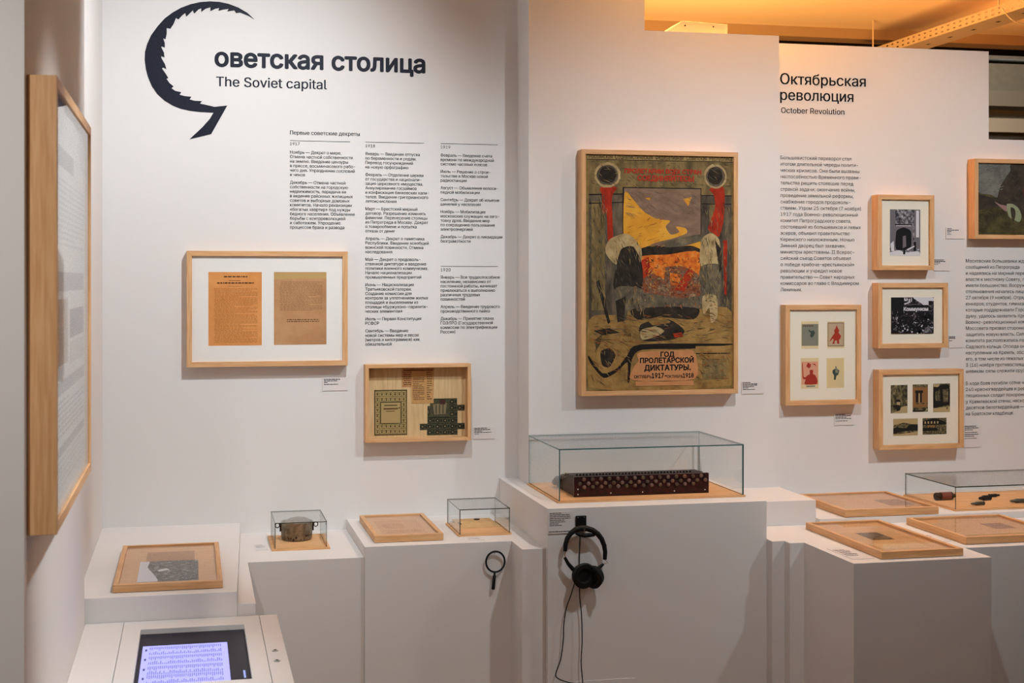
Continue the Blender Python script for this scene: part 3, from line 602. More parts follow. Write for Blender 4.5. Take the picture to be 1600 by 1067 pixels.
# right-hand wall
POSTC = mat('cream_postcard', (226, 206, 160), .85)
RD = mat('card_red', (168, 52, 36), .85); GN = mat('card_green', (64, 78, 70), .85); GC = mat('grey_green_card', (132, 132, 116), .85); PKC = mat('pink_wash', (220, 160, 130), .85)
fr = wall_frame('picture_frame', 'beech frame with four small coloured postcards in a white mount', 'picture', 1227.5, 476.3, 1346, 632.5, 0.05, 0.0185, CREAM)
pic(fr, 'postcard', wq(fr, 1252, 502, 1279, 544.5), POSTC, [(GC, rect(.02, .1, .98, .9)), (GN, [(.45, .3), (.56, .36), (.7, .33), (.78, .42), (.72, .52), (.6, .6), (.5, .52), (.55, .44), (.42, .36)])]+[(TYPED, rect(.12+.1*k, .14, .18+.1*k, .2)) for k in range(6)], label='grey green postcard', soft=True)
pic(fr, 'postcard', wq(fr, 1292.5, 502, 1319.3, 544), POSTC, [(TYPED, rect(.03, .05, .97, .93)), (mat('buff_field', (190, 166, 136), .85), rect(.06, .07, .94, .91)), (RD, [(.55, .15), (.62, .26), (.7, .34), (.66, .42), (.8, .55), (.74, .66), (.68, .7), (.7, .82), (.58, .83), (.56, .72), (.44, .72), (.42, .83), (.3, .83), (.36, .72), (.34, .64), (.12, .76), (.3, .55), (.42, .44), (.4, .33), (.48, .27)])], label='postcard with a red cloaked figure', soft=True)
pic(fr, 'postcard', wq(fr, 1251.5, 559.2, 1279, 607), POSTC, [(PKC, rect(.03, .12, .97, .87)), (RD, blob(.45, .25, .12, .08, 12, .25, 3)), (RD, [(.06, .2), (.1, .2), (.14, .6), (.26, .62), (.4, .55), (.5, .53), (.5, .4), (.68, .4), (.68, .52), (.8, .57), (.92, .7), (.88, .86), (.22, .86), (.26, .7), (.1, .66)]), (RD, [(.62, .2), (.78, .19), (.9, .27), (.75, .23)]), (GC, rect(.3, .9, .8, .95))], label='red and pink postcard', soft=True)
pic(fr, 'postcard', wq(fr, 1291.5, 559.2, 1318.8, 606), POSTC, [(mat('pale_card', (222, 200, 150), .85), rect(.04, .03, .96, .95)), (GN, [(.52, .26), (.6, .36), (.72, .42), (.66, .56), (.56, .6), (.52, .72), (.42, .72), (.42, .58), (.34, .5), (.36, .4), (.48, .36)]), (GC, [(.5, .3), (.66, .38), (.66, .5), (.5, .5)])], label='cream postcard with a small green figure', soft=True)

BWN = photo('black_white_photo', [(0.34, (24, 22, 28)), (0.47, (84, 80, 88)), (0.56, (140, 136, 142)), (0.7, (206, 204, 208))], 70, seed=1)
BWD = photo('dark_crowd_photo', [(0.36, (22, 18, 24)), (0.52, (48, 42, 46)), (0.6, (96, 88, 92)), (0.74, (190, 184, 184))], 95, seed=2)
BWL = mat('photo_highlight', (214, 212, 218), .8); BWK = mat('photo_black', (20, 18, 22), .8); BWG = mat('photo_grey', (112, 106, 112), .8)
fr = wall_frame('picture_frame', 'beech frame with one photograph of a dark archway, upper left of the stacked three', 'picture', 1371.5, 304.5, 1460, 422, 0.05, 0.0185, CREAM)
pic(fr, 'photograph', wq(fr, 1390.5, 327.3, 1437.8, 399.5), BWN, [(BWG, rect(.0, .0, .18, .8)), (BWG, rect(.8, .0, 1, .85)), (BWL, rect(.86, .02, .96, .6)), (BWK, rect(.16, .32, .72, .34)), (BWL, rect(.2, .345, .7, .365)), (BWG, rect(.14, .36, .76, .9)),
    (BWK, [(.2, .86), (.2, .5), (.28, .43), (.45, .39), (.62, .43), (.7, .5), (.7, .78), (.6, .86)]), (BWG, [(.42, .58), (.52, .56), (.54, .8), (.42, .84)]), (BWK, rect(.78, .7, .86, .95)), (BWL, [(.02, .74), (.12, .68), (.14, .9), (.04, .9)]), (BWL, [(.55, .86), (.8, .78), (.82, .8), (.58, .89)]), (BWL, [(.0, .93), (.3, .88), (.5, .93), (.9, .9), (1, .95), (1, 1), (0, 1)]), (BWK, [(.44, .86), (.5, .86), (.5, .97), (.43, .97)])], label='photograph of an archway', soft=True)
fr = wall_frame('picture_frame', 'beech frame with one wide photograph of a crowd carrying a banner', 'picture', 1372, 441.9, 1481.5, 543.8, 0.05, 0.0185, CREAM)
pol = [(BWK, rect(0, 0, .3, .5)), (BWL, [(.52, .0), (.97, .0), (.98, .18), (.8, .23), (.7, .16)]), (BWK, [(.5, .04), (.58, .06), (.56, .17), (.5, .12)]), (BWK, [(.26, .2), (.6, .22), (.9, .22), (.92, .4), (.26, .42)]), (BWD, rect(.88, .1, 1, .5))]
r = random.Random(5)
for k in range(190):
    u, v = r.uniform(.02, .97), .38+.6*k/190+r.uniform(-.02, .02); s = .012+.03*(v-.35)
    if r.random() < .45: pol.append((BWL if r.random() < .28 else BWG, blob(u, v, s*.62, s*.75, 7, .3, k)))
    else: pol.append((BWK, [(u-s*2, v+s*5), (u-s*1.6, v+s), (u, v-s), (u+s*1.6, v+s), (u+s*2, v+s*5)]))
pol += [(BWN, [(.8, .84), (.9, .8), (.95, .97), (.78, .97)]), (BWL, rect(.30, .02, .33, .10)), (BWL, rect(.35, .02, .38, .08)), (BWL, rect(.33, .07, .36, .10)), (BWL, rect(.41, .04, .44, .13)), (BWL, rect(.46, .02, .48, .12)), (BWL, [(.29, .17), (.44, .12), (.45, .14), (.31, .20)]), (BWG, [(.30, .21), (.58, .185), (.58, .20), (.30, .225)])]
pic(fr, 'photograph', wq(fr, 1392.2, 464.5, 1458.8, 521.3), BWD, pol, [('Коммунизм', BWL, .29, .37, .57, .03, 1.1)], label='photograph of a crowd under a banner', soft=True)
fr = wall_frame('picture_frame', 'beech frame with five small sepia photographs, lowest of the stacked three', 'picture', 1373, 577.3, 1506, 701.5, 0.05, 0.0185, CREAM)
SEP = [photo('sepia_photo_%d' % k, [(0.34, (34, 30, 24)), (0.47, (84, 76, 56)), (0.58, (128, 114, 80)), (0.74, (176, 156, 112))], 80+10*k, (1, 1, .6 if k in (0, 2) else 1), seed=k*2.3) for k in range(5)]
SPK = mat('sepia_dark', (34, 28, 24), .85); SPL = mat('sepia_light', (184, 160, 114), .85); SPM = mat('sepia_brown', (146, 104, 60), .85)
pic(fr, 'photograph', wq(fr, 1391.7, 601.5, 1417.8, 645.5), SEP[0], [(SPK, [(.28, .6), (.3, .54), (.43, .5), (.56, .54), (.58, .6)]), (SPL, rect(.36, .6, .55, .72)), (SPK, [(.1, .74), (.35, .7), (.58, .74), (.5, .96), (.42, .97), (.3, .84)]), (SPL, [(.6, .8), (1, .75), (1, 1), (.05, 1), (.55, .9)])], label='sepia photograph with a dark doorway in a tower', soft=True)
pic(fr, 'photograph', wq(fr, 1426, 600.5, 1449.7, 643.3), SPM, [(SEP[1], rect(0, 0, 1, .1)), (SPK, rect(.16, .22, .68, .31)), (SPK, rect(.2, .3, .38, .66)), (SPK, rect(.48, .3, .6, .66)), (SPL, rect(.38, .34, .47, .66)), (SEP[1], rect(.2, .68, 1, .72)), (SEP[1], rect(0, .84, 1, 1)), (SPK, rect(.0, .95, .7, 1)), (SPL, rect(.9, .88, .97, .95))], label='brown photograph of a battered window')
pic(fr, 'photograph', wq(fr, 1458, 599.3, 1484.2, 643.8), SEP[2], [(SPL, [(0, 0), (.4, .02), (.3, .12), (.05, .16)]), (SPK, [(.0, .15), (.25, .12), (.6, .04), (.95, .08), (1, .7), (.6, .78), (0, .82)]), (SEP[2], [(.1, .3), (.4, .2), (.45, .6), (.15, .6)]), (SEP[2], [(.55, .2), (.9, .18), (.9, .65), (.6, .65)]), (SPL, [(0, .86), (1, .8), (1, 1), (0, 1)]), (SPK, rect(.8, .83, .86, .9))], label='sepia photograph of a tall dark building', soft=True)
pic(fr, 'photograph', wq(fr, 1395.6, 654, 1434, 680.5), SPL, [(SEP[3], [(.02, .4), (.2, .32), (.4, .24), (.6, .28), (.8, .34), (1, .36), (1, .75), (0, .9)]), (SPK, [(.0, .6), (.15, .5), (.5, .55), (.7, .35), (.98, .4), (.98, .7), (.6, .72), (.3, .78), (.0, .88)])], label='wide sepia photograph of a low dark skyline', soft=True)
pic(fr, 'photograph', wq(fr, 1441.5, 653, 1478.8, 678.5), SEP[4], [(SPK, [(.02, .2), (.5, .02), (.95, .26), (.9, .4), (.0, .4)]), (SPK, rect(.0, .6, .6, .78))]+[(SPL, rect(.08+.13*k, .2, .14+.13*k, .34)) for k in range(5)]+[(SPM, rect(.2+.12*k, .44, .27+.12*k, .58)) for k in range(3)], label='wide sepia photograph of a shelled house', soft=True)
fr = wall_frame('painting_frame', 'wide beech frame with a dark landscape painting cut off at the upper right', 'painting', 1523, 249.3, 1690, 373.5, 0.05, 0.0165, DKP)
OILD = photo('dark_olive_oil', [(0.3, (48, 44, 32)), (0.5, (76, 68, 44)), (0.72, (104, 94, 58))], 20, seed=2)
OILB = photo('dusk_sky_oil', [(0.3, (92, 88, 84)), (0.55, (120, 118, 110)), (0.75, (140, 140, 130))], 12, seed=3)
OILK = photo('brown_black_oil', [(0.3, (50, 42, 36)), (0.6, (72, 62, 52)), (0.8, (90, 78, 66))], 30, seed=4)
pic(fr, 'painting', wq(fr, 1528.6, 256, 1684, 366.5), OILD, [(OILB, [(0, 0), (.36, 0), (.30, .14), (.22, .32), (.19, .48), (.12, .44), (0, .40)]), (OILK, [(.36, 0), (1, 0), (1, .62), (.4, .7), (.2, .56), (.21, .36), (.27, .22), (.32, .1)]), (OILK, [(0, .44), (.18, .5), (.2, .62), (0, .66)]),
    (mat('dusty_rose_oil', (150, 118, 116), .7), [(.16, .54), (.22, .58), (.28, .6), (.28, .68), (.22, .62)]), (mat('pale_green_oil', (150, 156, 122), .7), [(.28, .58), (.34, .57), (.40, .63), (.43, .74), (.41, .82), (.36, .8), (.3, .74)]), (OILK, [(.32, .62), (.36, .64), (.37, .72), (.35, .82), (.33, .76)]), (mat('far_red_oil', (90, 38, 30), .7), [(.44, .36), (.5, .34), (.5, .44), (.45, .46)])]+strokes(.0, .66, 1, .98, 240, [mat('moss_oil', (98, 88, 52), .7), mat('bark_oil', (52, 44, 34), .7)], 31, .03, .012, .2, .8)+strokes(.0, .0, .24, .42, 60, [mat('fog_oil', (134, 132, 122), .7), mat('slate_oil', (90, 88, 84), .7)], 32, .05, .02, -.6, .4)+strokes(.25, .1, 1, .55, 200, [mat('umber_oil', (84, 70, 58), .7), mat('pitch_oil', (44, 38, 34), .7)], 33, .04, .014, 1.3, .5), soft=True)

# tall frame on the side wall, seen along its face
LFX = -0.2795
fr = frame('picture_frame', 'large tall beech frame seen edge-on on the side wall at far left', 'picture', 0.86, 0.80, 0.050, 0.020, (LFX, 3.02, 0), (0, 0, math.pi/2), MOUNT, 0.012)
_zt = EYE+(440-118)*2.48/F; fr.location.z = _zt-0.40; 
PG = mat('page_grey', (190, 188, 184), .8); PGD = mat('page_dark_grey', (150, 146, 146), .8); PGB = mat('page_brown', (150, 118, 92), .8)
pol = [(PGD, rect(.02, .10, .6, .15))]+lines(.06, .95, .18, .36, 12, PG, 21)+[(PGD, rect(.06, .42, .95, .47)), (PGB, rect(.06, .49, .42, .66)), (BWG, rect(.48, .52, .95, .60)), (PG, rect(.48, .61, .95, .67)), (PGD, rect(.03, .70, .97, .735))]+lines(.06, .95, .75, .85, 7, PGD, 22)+[(PGD, rect(.03, .865, .97, .89))]+lines(.06, .95, .90, .98, 5, PG, 23)
pic(fr, 'printed_page', (-0.40, -0.37, 0.40, 0.37), mat('page_white', (226, 224, 220), .8), pol)

# ------------------------------------------------------------------ flat frames lying on the plinths
def flat_frame(label, x0, x1, y0, y1, z, t=0.024, bar=0.014, rec=0.010, mount=TAN):
    o = frame('flat_frame', label, 'frame', x1-x0, y1-y0, t, bar, ((x0+x1)/2, (y0+y1)/2, z+0.0006), (-math.pi/2, 0, 0), mount, rec, group='frames lying on the plinths')
    o['_z'] = z+0.0006
    return o
def fq(o, L, T, R, B):
    Z = o['_z']-o['_y']; xb, yb = on_z((L+R)/2, B, Z); xt, yt = on_z((L+R)/2, T, Z)
    xl, _ = on_z(L, (T+B)/2, Z); xr, _ = on_z(R, (T+B)/2, Z)
    return (xl-o.location.x, yb-o.location.y, xr-o.location.x, yt-o.location.y)
fr = flat_frame('flat beech frame with a black and white photograph, on the slab nearest the screen', -0.211, 0.083, 4.023, 4.625, ZS, 0.021)
pic(fr, 'paper_sheet', fq(fr, 229, 862, 304, 884), photo('brown_paper', [(0.3, (170, 124, 82)), (0.7, (184, 138, 94))], 15), label='brown paper sheet')
pic(fr, 'photograph', fq(fr, 217, 876.5, 310, 908), photo('pale_crowd_photo', [(0.36, (56, 52, 50)), (0.52, (96, 90, 86)), (0.62, (140, 132, 126)), (0.76, (206, 200, 194))], 60, seed=3),
    [(BWL, [(0, 0), (.16, .0), (.14, .3), (.22, .55), (.3, .8), (.32, 1), (0, 1)]), (BWL, [(.3, .45), (.46, .38), (.52, .46), (.34, .54)])]+[(BWK, rect(.33, .2, .36, .3)), (BWK, [(.2, .1), (.35, .05), (.6, .3), (.5, .5), (.3, .35)])][:1]+strokes(.45, .05, .98, .95, 46, [BWL], 51, .06, .03, 1.0, 1.2)+strokes(.3, .1, .98, .95, 60, [BWK], 52, .06, .04, 1.0, 1.2), lift=.0005, label='black and white photograph', soft=True)
fr = flat_frame('flat beech frame with a plain tan sheet, between the tin pot and the coin case', 0.578, 0.806, 4.607, 5.03, ZS, 0.023)
pic(fr, 'paper_sheet', (-0.075, -0.15, 0.075, 0.13), photo('tan_paper', [(0.3, (204, 152, 104)), (0.7, (214, 164, 116))], 12, seed=6), lines(.12, .6, .25, .6, 7, TYPE, 41)+lines(.1, .9, .7, .9, 4, TYPE, 43), label='plain tan sheet')
fr = flat_frame('flat beech frame on the raised slab, next to the small empty white block', 2.217, 2.576, 4.575, 4.965, ZU, 0.026)
MV = photo('mauve_print', [(0.3, (150, 108, 84)), (0.7, (172, 128, 98))], 30, seed=7)
pic(fr, 'print', fq(fr, 1376, 780, 1420, 790), MV, label='small mauve print')
fr = flat_frame('flat beech frame with an open booklet, nearest the stepped white corner', 2.044, 2.318, 3.969, 4.517, ZR, 0.023)
pic(fr, 'booklet_page', fq(fr, 1335, 830, 1432, 856), photo('booklet_paper', [(0.3, (196, 152, 100)), (0.7, (214, 170, 118))], 12, seed=8), label='pale booklet page')
pic(fr, 'photograph', fq(fr, 1348, 832, 1386, 844), photo('brown_photo', [(0.35, (60, 48, 36)), (0.5, (98, 78, 56)), (0.7, (150, 122, 88))], 40, seed=9), lift=.0005, label='dark photograph on the booklet page')
pic(fr, 'booklet_page', fq(fr, 1365, 848, 1446, 857.5), photo('booklet_edge', [(0.3, (206, 170, 122)), (0.7, (222, 188, 140))], 12, seed=10), lift=.0007, label='pale lower edge of the booklet')
fr = flat_frame('flat beech frame at the front right, in front of the glass case of cartridges', 2.424, 2.784, 4.133, 4.525, ZR, 0.024)
pic(fr, 'print', fq(fr, 1541, 817, 1578, 826), MV, label='small mauve print')

# ------------------------------------------------------------------ glass cases
def glass_case(label, x0, x1, y0, y1, z, h, edge, bt=0.006, lip=0.005, g=0.004, tall=True):
    o = thing('glass_case', label, 'display case', ((x0+x1)/2, (y0+y1)/2, z))
    X, Y = (x1-x0)/2, (y1-y0)/2
    mb = MB(); mb.box((-X-lip, -Y-lip, 0), (X+lip, Y+lip, bt), PLY); mb.build('base_board', o, bevel=0.0006)
    def pane(a, b, ax):
        mb = MB(); mb.box(a, b, GLASS); e = mb.mi(edge)
        for k, f in enumerate(mb.f):
            p = [Vector(mb.v[i]) for i in f]; n = (p[1]-p[0]).cross(p[2]-p[1])
            if abs(n[ax]) < max(abs(n[i]) for i in range(3))-1e-9: mb.m[k] = e
        mb.build('glass_pane', o)
    pane((-X, -Y, bt), (X, -Y+g, bt+h-g), 1); pane((-X, Y-g, bt), (X, Y, bt+h-g), 1)
    pane((-X, -Y+g, bt), (-X+g, Y-g, bt+h-g), 0); pane((X-g, -Y+g, bt), (X, Y-g, bt+h-g), 0)
    pane((-X, -Y, bt+h-g), (X, Y, bt+h), 2)
    return o
glass_case('small glass case covering the tin pot on the low bench', 0.266, 0.437, 4.74, 4.985, ZB, 0.085, GEDGED, lip=0.010, g=0.0025)
glass_case('small glass case covering a dark coin, between tan frame and tall plinth', 0.871, 1.043, 4.666, 4.905, ZS, 0.084, GEDGED, g=0.003)
glass_case('largest glass case, on the tall plinth below the poster', 1.164, 1.802, 4.475, 4.905, ZP, 0.170, GEDGE)
glass_case('low wide glass case over metal cartridges at the right edge', 2.668, 3.45, 4.62, 4.99, ZU, 0.082, GEDGED)

# tin pot
px, py = on_z(465, 846, ZB+0.006); py += 0.042
pot = thing('tin_pot', 'dull tin pot with rust spots inside the small glass case', 'pot', (px, py, ZB+0.006))
mb = MB(); mb.lathe([(0.0, 0.0), (0.044, 0.0), (0.050, 0.004), (0.0525, 0.012), (0.0535, 0.056), (0.0555, 0.059), (0.0555, 0.062), (0.0530, 0.062), (0.0515, 0.056), (0.050, 0.014), (0.044, 0.008), (0, 0.008)], POT, n=48, caps=False)
r = random.Random(2)
for k in range(16):
    a = -math.pi/2+r.uniform(-1.2, 1.2); z = r.uniform(.008, .020); s = r.uniform(.0015, .004)
    c = Vector((.0537*math.cos(a), .0537*math.sin(a), z)); t = Vector((-math.sin(a), math.cos(a), 0))
    mb.add([c+t*s*math.cos(q)*r.uniform(.6, 1.2)+Vector((0, 0, 1))*s*math.sin(q)*r.uniform(.5, 1.3) for q in [i*math.pi/4 for i in range(8)]], [tuple(range(8))], RUST)
mb.build('bowl', pot)
mb = MB(); mb.lathe([(0.0445, 0.0), (0.043, 0.004), (0.03, 0.009), (0.0, 0.011)], POT, Matrix.Translation((0.003, 0.0075, 0.056)) @ Matrix.Rotation(math.radians(13), 4, 'X') @ Matrix.Rotation(math.radians(-3), 4, 'Y'), 40, caps=False); mb.build('lid', pot)
for s in (-1, 1):
    mb = MB(); mb.box((s*.053, -.006, .030), (s*.0575, .006, .058), RUST); mb.tube([(s*(.058+.007*(1-math.cos(a))), 0, .050+.008*math.sin(a)) for a in [i*math.pi/6 for i in range(12)]], .0016, RUST, 8, True); mb.build('ear', pot)
# coin with its paper
px, py = on_z(745, 812.5, ZS+0.006)
mb = MB(); mb.lathe([(0.0, 0), (0.0095, 0), (0.0105, 0.0015), (0.0105, 0.003), (0.009, 0.0042), (0, 0.0042)], mat('dark_bronze', (74, 56, 46), .45, .7), n=24, caps=False)
for p_ in range(len(mb.v)): mb.v[p_] = (mb.v[p_][0]+px, mb.v[p_][1]+py, mb.v[p_][2]+ZS+0.0072)
tag(mb.build('coin', loc=(px, py, ZS+0.0072)), 'small dark bronze coin inside the small glass case', 'coin')
x0, y0 = on_z(727, 826, ZS+.006); x1, y1 = on_z(782, 808.5, ZS+.006)
mb = MB(); mb.box((x0-.012, y0+.01, ZS+.006), (x0+.125, y1-.004, ZS+.0072), photo('old_note_paper', [(0.3, (206, 166, 114)), (0.7, (222, 184, 134))], 30, seed=3)); mb.box((x0-.006, y0+.08, ZS+.0072), (x0+.004, y0+.125, ZS+.0074), TYPED)
tag(mb.build('paper_sheet', loc=(x0+.05, y0+.05, ZS+.006)), 'tan paper sheet lying under the coin in the small glass case', 'paper')

# keyed instrument in the large case
KX0, KX1, KY, KZ = 1.234, 1.706, 4.548, ZP+0.006
ki = thing('keyed_instrument', 'dark red instrument with rows of round keys inside the largest glass case', 'instrument', (KX0, KY, KZ))
KW = KX1-KX0
mb = MB(); mb.box((0, 0, 0), (KW, 0.014, 0.067), DARKRED); mb.build('front_panel', ki, bevel=0.0012)
mb = MB(); mb.prism([(0.0145, 0), (0.0145, 0.061), (0.05, 0.066), (0.12, 0.064), (0.19, 0.052), (0.235, 0.036), (0.25, 0.020), (0.25, 0)], 0.004, KW-0.004, DARKBR, 0); mb.build('body', ki, bevel=0.003)
KEYM = [mat('pearl_key_%d' % k, c, .3) for k, c in enumerate([(124, 92, 80), (104, 86, 66), (130, 102, 94), (94, 76, 64)])]
sx = KW/1305.0
for rw, (start, n, zz) in enumerate([(92, 15, .0585), (53, 16, .0445), (95, 15, .0325)]):
    for c in range(n):
        if rw == 2 and c in (14,): continue
        mb = MB(); M = Matrix.Translation(((start+c*81)*sx, 0, zz)) @ Matrix.Rotation(math.pi/2, 4, 'X')
        mb.lathe([(0.0062, 0), (0.0066, 0.003), (0.0055, 0.0055), (0.003, 0.0068), (0, 0.0072)], KEYM[(c*7+rw*3) % 4], M, 14, caps=False); mb.build('key', ki)
for c in range(36):
    mb = MB(); mb.lathe([(0.0032, 0), (0.0036, 0.004), (0.0028, 0.0065), (0, 0.0075)], mat('dark_peg', (34, 28, 26), .4), Matrix.Translation((0.022+c*0.0114, 0.045, 0.064)), 8, caps=False); mb.build('peg', ki)
for u, z in ((.028, .026), (.028, .009), (.268, .010), (.503, .010), (.74, .010), (.97, .011)):
    mb = MB(); mb.lathe([(0.0026, 0), (0.0022, 0.0012), (0, 0.0016)], mat('pale_screw', (220, 214, 204), .3), Matrix.Translation((u*KW, 0, z)) @ Matrix.Rotation(math.pi/2, 4, 'X'), 10, caps=False); mb.build('screw', ki)
mb = MB(); mb.tube([(0.008, 0.19, 0.034), (0.000, 0.215, 0.028), (-0.003, 0.24, 0.018)], [0.010, 0.015, 0.012], mat('grey_leather', (70, 68, 68), .5), 14); mb.build('grip', ki)
mb = MB()
for q in range(3): mb.tube([(0.000+.006*math.cos(a), 0.11+q*.022, 0.060-.006*q+.007*math.sin(a)) for a in [i*math.pi/5 for i in range(10)]], .0016, STEEL, 6, True)
mb.build('clasp', ki)

# cartridges in the right case
def cart(name, label, px, py, L, r, ang, m, prof):
    x, y = on_z(px, py, ZU+.006); M = Matrix.Translation((x, y, ZU+.006+r)) @ Matrix.Rotation(math.radians(ang), 4, 'Z') @ Matrix.Rotation(math.pi/2, 4, 'Y') @ Matrix.Translation((0, 0, -L/2))
    mb = MB(); mb.lathe([(a*r, b*L) for a, b in prof], m, M, 20, caps=False)
    o = mb.build(name, loc=(x, y, ZU+.006)); return tag(o, label, 'cartridge', 'metal pieces in the right glass case')
GM = mat('gun_grey', (96, 90, 78), .4, .7, noise=.4, scale=90); GK = mat('burnt_metal', (44, 32, 28), .5, .5, noise=.4, scale=90)
CYL = [(0, 0), (.92, 0), (1, .04), (1, .12), (.93, .13), (.93, .2), (1, .21), (1, .82), (.9, .84), (.55, .86), (.5, .99), (0, 1)]
BUL = [(0, 0), (.85, 0), (1, .03), (1, .06), (.8, .08), (.9, .1), (.95, .6), (.6, .72), (.58, .82), (.4, .93), (0, 1)]
mc = cart('metal_cylinder', 'thickest ribbed dark metal cylinder with a red band, leftmost in the right glass case', 1477, 781, .085, .0145, 4, GK, CYL)
x, y = on_z(1477, 781, ZU+.006); mb = MB()
M = Matrix.Rotation(math.radians(4), 4, 'Z') @ Matrix.Rotation(math.pi/2, 4, 'Y') @ Matrix.Translation((0, 0, -.02))
mb.lathe([(.0147, 0), (.0147, .040)], mat('rusty_red', (120, 60, 48), .5), Matrix.Translation((0, 0, .0145)) @ M, 20, caps=False); mb.build('red_band', mc)
cart('cartridge', 'burnt black cartridge, thickest of the four small ones on the tan board', 1538, 782, .060, .010, 14, GK, BUL[::-1] and [(a, 1-b) for a, b in BUL][::-1])
cart('cartridge', 'slim dark cartridge lying farthest back beside the burnt black one', 1554, 776.5, .052, .0065, 6, GK, BUL)
cart('cartridge', 'pale grey cartridge lying nearest the front pane', 1527, 789.5, .058, .007, 2, GM, [(a, 1-b) for a, b in BUL][::-1])
cart('cartridge', 'grey cartridge at the right edge of the photo', 1590, 786, .065, .0085, -4, GM, [(a, 1-b) for a, b in BUL][::-1])

# ------------------------------------------------------------------ label cards
def bars(mb, P, rows, m):
    """tiny unreadable print: rows of (u0,u1,v,height)"""
    r = random.Random(len(rows)*7+3)
    for u0, u1, v, hh in rows:
        u = u0
        while u < u1-.005:
            wd = min(r.uniform(.07, .18), u1-u); mb.add([P(u, v), P(u+wd, v), P(u+wd, v-hh*.68), P(u, v-hh*.68)], [(0, 1, 2, 3)], m); u += wd+.014
def label_card(label, L, T, R, B, Y, rows, m=INK):
    x0, z1 = on_y(L, T, Y); x1, _ = on_y(R, T, Y); _, z0 = on_y(L, B, Y)
    o = thing('label_card', label, 'label', ((x0+x1)/2, Y, z0), 'small label cards')
    W, Hh = (x1-x0)/2, z1-z0
    mb = MB(); mb.box((-W, -.0028, 0), (W, -.0004, Hh), CARD); mb.build('card', o)
    mb = MB(); bars(mb, lambda u, v: (-W+2*W*u, -.0031, Hh*(1-v)), rows, m); mb.build('print', o, fix=False)
    return o
RW = [(.06, .70, .14, .085), (.06, .58, .26, .085), (.06, .22, .38, .07), (.06, .62, .52, .07)]
label_card('small label card at the lower right of the two-document frame', 503.5, 590.5, 543, 610.5, WY, RW)
label_card('small label card at the lower right of the coupon box frame', 739.5, 667, 773.5, 686, WY, [(.04, .62, .14, .085), (.04, .78, .26, .085), (.04, .4, .38, .07), (.04, .82, .48, .07), (.04, .25, .6, .07)])
label_card('small label card at the lower right of the large poster', 1158.5, 596, 1193, 615.5, MY, [(.04, .4, .12, .08), (.04, .7, .23, .08), (.04, .7, .33, .08), (.04, .55, .44, .08), (.04, .3, .54, .07), (.04, .6, .66, .06)])
label_card('small label card under the frame of four postcards', 1303, 646, 1334.5, 664.5, WY, [(.06, .55, .12, .08), (.06, .8, .24, .08), (.06, .6, .36, .08), (.06, .85, .46, .07), (.06, .65, .66, .06)])
label_card('small label card beside the archway photograph frame', 1459, 404, 1483.5, 423, WY, [(0.02, .62, .14, .09), (.02, .72, .26, .09), (.02, .4, .38, .08), (.02, .25, .5, .06)])
label_card('small label card left of the dark landscape painting', 1477.5, 355.5, 1506.5, 373, WY, [(.06, .3, .12, .08), (.06, .68, .26, .08), (.06, .3, .38, .08), (.06, .22, .5, .06), (.06, .28, .62, .06)])
label_card('small label card beside the crowd photograph frame', 1482, 525, 1504, 543.5, WY, [(.02, .45, .1, .1), (.02, .45, .22, .1), (.02, .22, .42, .08)])
label_card('small label card beside the frame of five sepia photographs', 1505.5, 665, 1532, 699, WY, [(.05, .72, .05, .06), (.05, .85, .13, .06), (.05, .55, .21, .05), (.05, .8, .33, .05), (.05, .85, .42, .05), (.05, .6, .5, .05), (.05, .75, .6, .04)], GREYINK)
label_card('label card on the tall plinth beside the headphone hook', 856, 800, 897, 834, 4.375, [(.06, .5, .08, .05), (.06, .82, .16, .05), (.06, .85, .24, .05), (.06, .86, .32, .05), (.06, .62, .40, .05), (.06, .66, .48, .05), (.06, .4, .56, .05), (.06, .52, .64, .05), (.02, .98, .93, .06)], GREYINK)
def shelf_card(label, quad, Z, n=5):
    pts = [on_z(px, py, Z) for px, py in quad]; cx = sum(p[0] for p in pts)/4; cy = sum(p[1] for p in pts)/4
    o = thing('label_card', label, 'label', (cx, cy, Z), 'small label cards')
    mb = MB(); mb.prism([(p[0]-cx, p[1]-cy) for p in pts], 0.0003, 0.0015, CARD); mb.build('card', o)
    A, B, C_, D_ = [Vector((p[0]-cx, p[1]-cy, 0.0018)) for p in pts]     # back left, back right, front right, front left
    P = lambda u, v: (A.lerp(B, u)).lerp(D_.lerp(C_, u), v)
    mb = MB(); bars(mb, P, [(.08, .6+.25*((k*37) % 10)/10, .2+k*.6/n, .05) for k in range(n)], GREYINK); mb.build('print', o, fix=False)
def sc(label, x0, x1, y0, y1, Z, n=5):
    shelf_card(label, [pix(x0, y1, Z), pix(x1, y1, Z), pix(x1, y0, Z), pix(x0, y0, Z)], Z, n)
def pix(X, Y, Z):
    D = SY*X+CY*Y; return 800+F*(CY*X-SY*Y)/D, H0+F*(EYE-Z)/D
sc('label card on the plinth beside the flat frame with an open booklet', 1.958, 2.030, 3.99, 4.17, ZR, 7)
sc('label card on the plinth between the two front flat frames', 2.335, 2.41, 4.20, 4.36, ZR, 4)
sc('label card on the low bench left of the tin pot case', 0.205, 0.248, 4.76, 4.86, ZB, 3)
sc('label card in front of the coin case', 0.89, 0.94, 4.585, 4.635, ZS, 3)

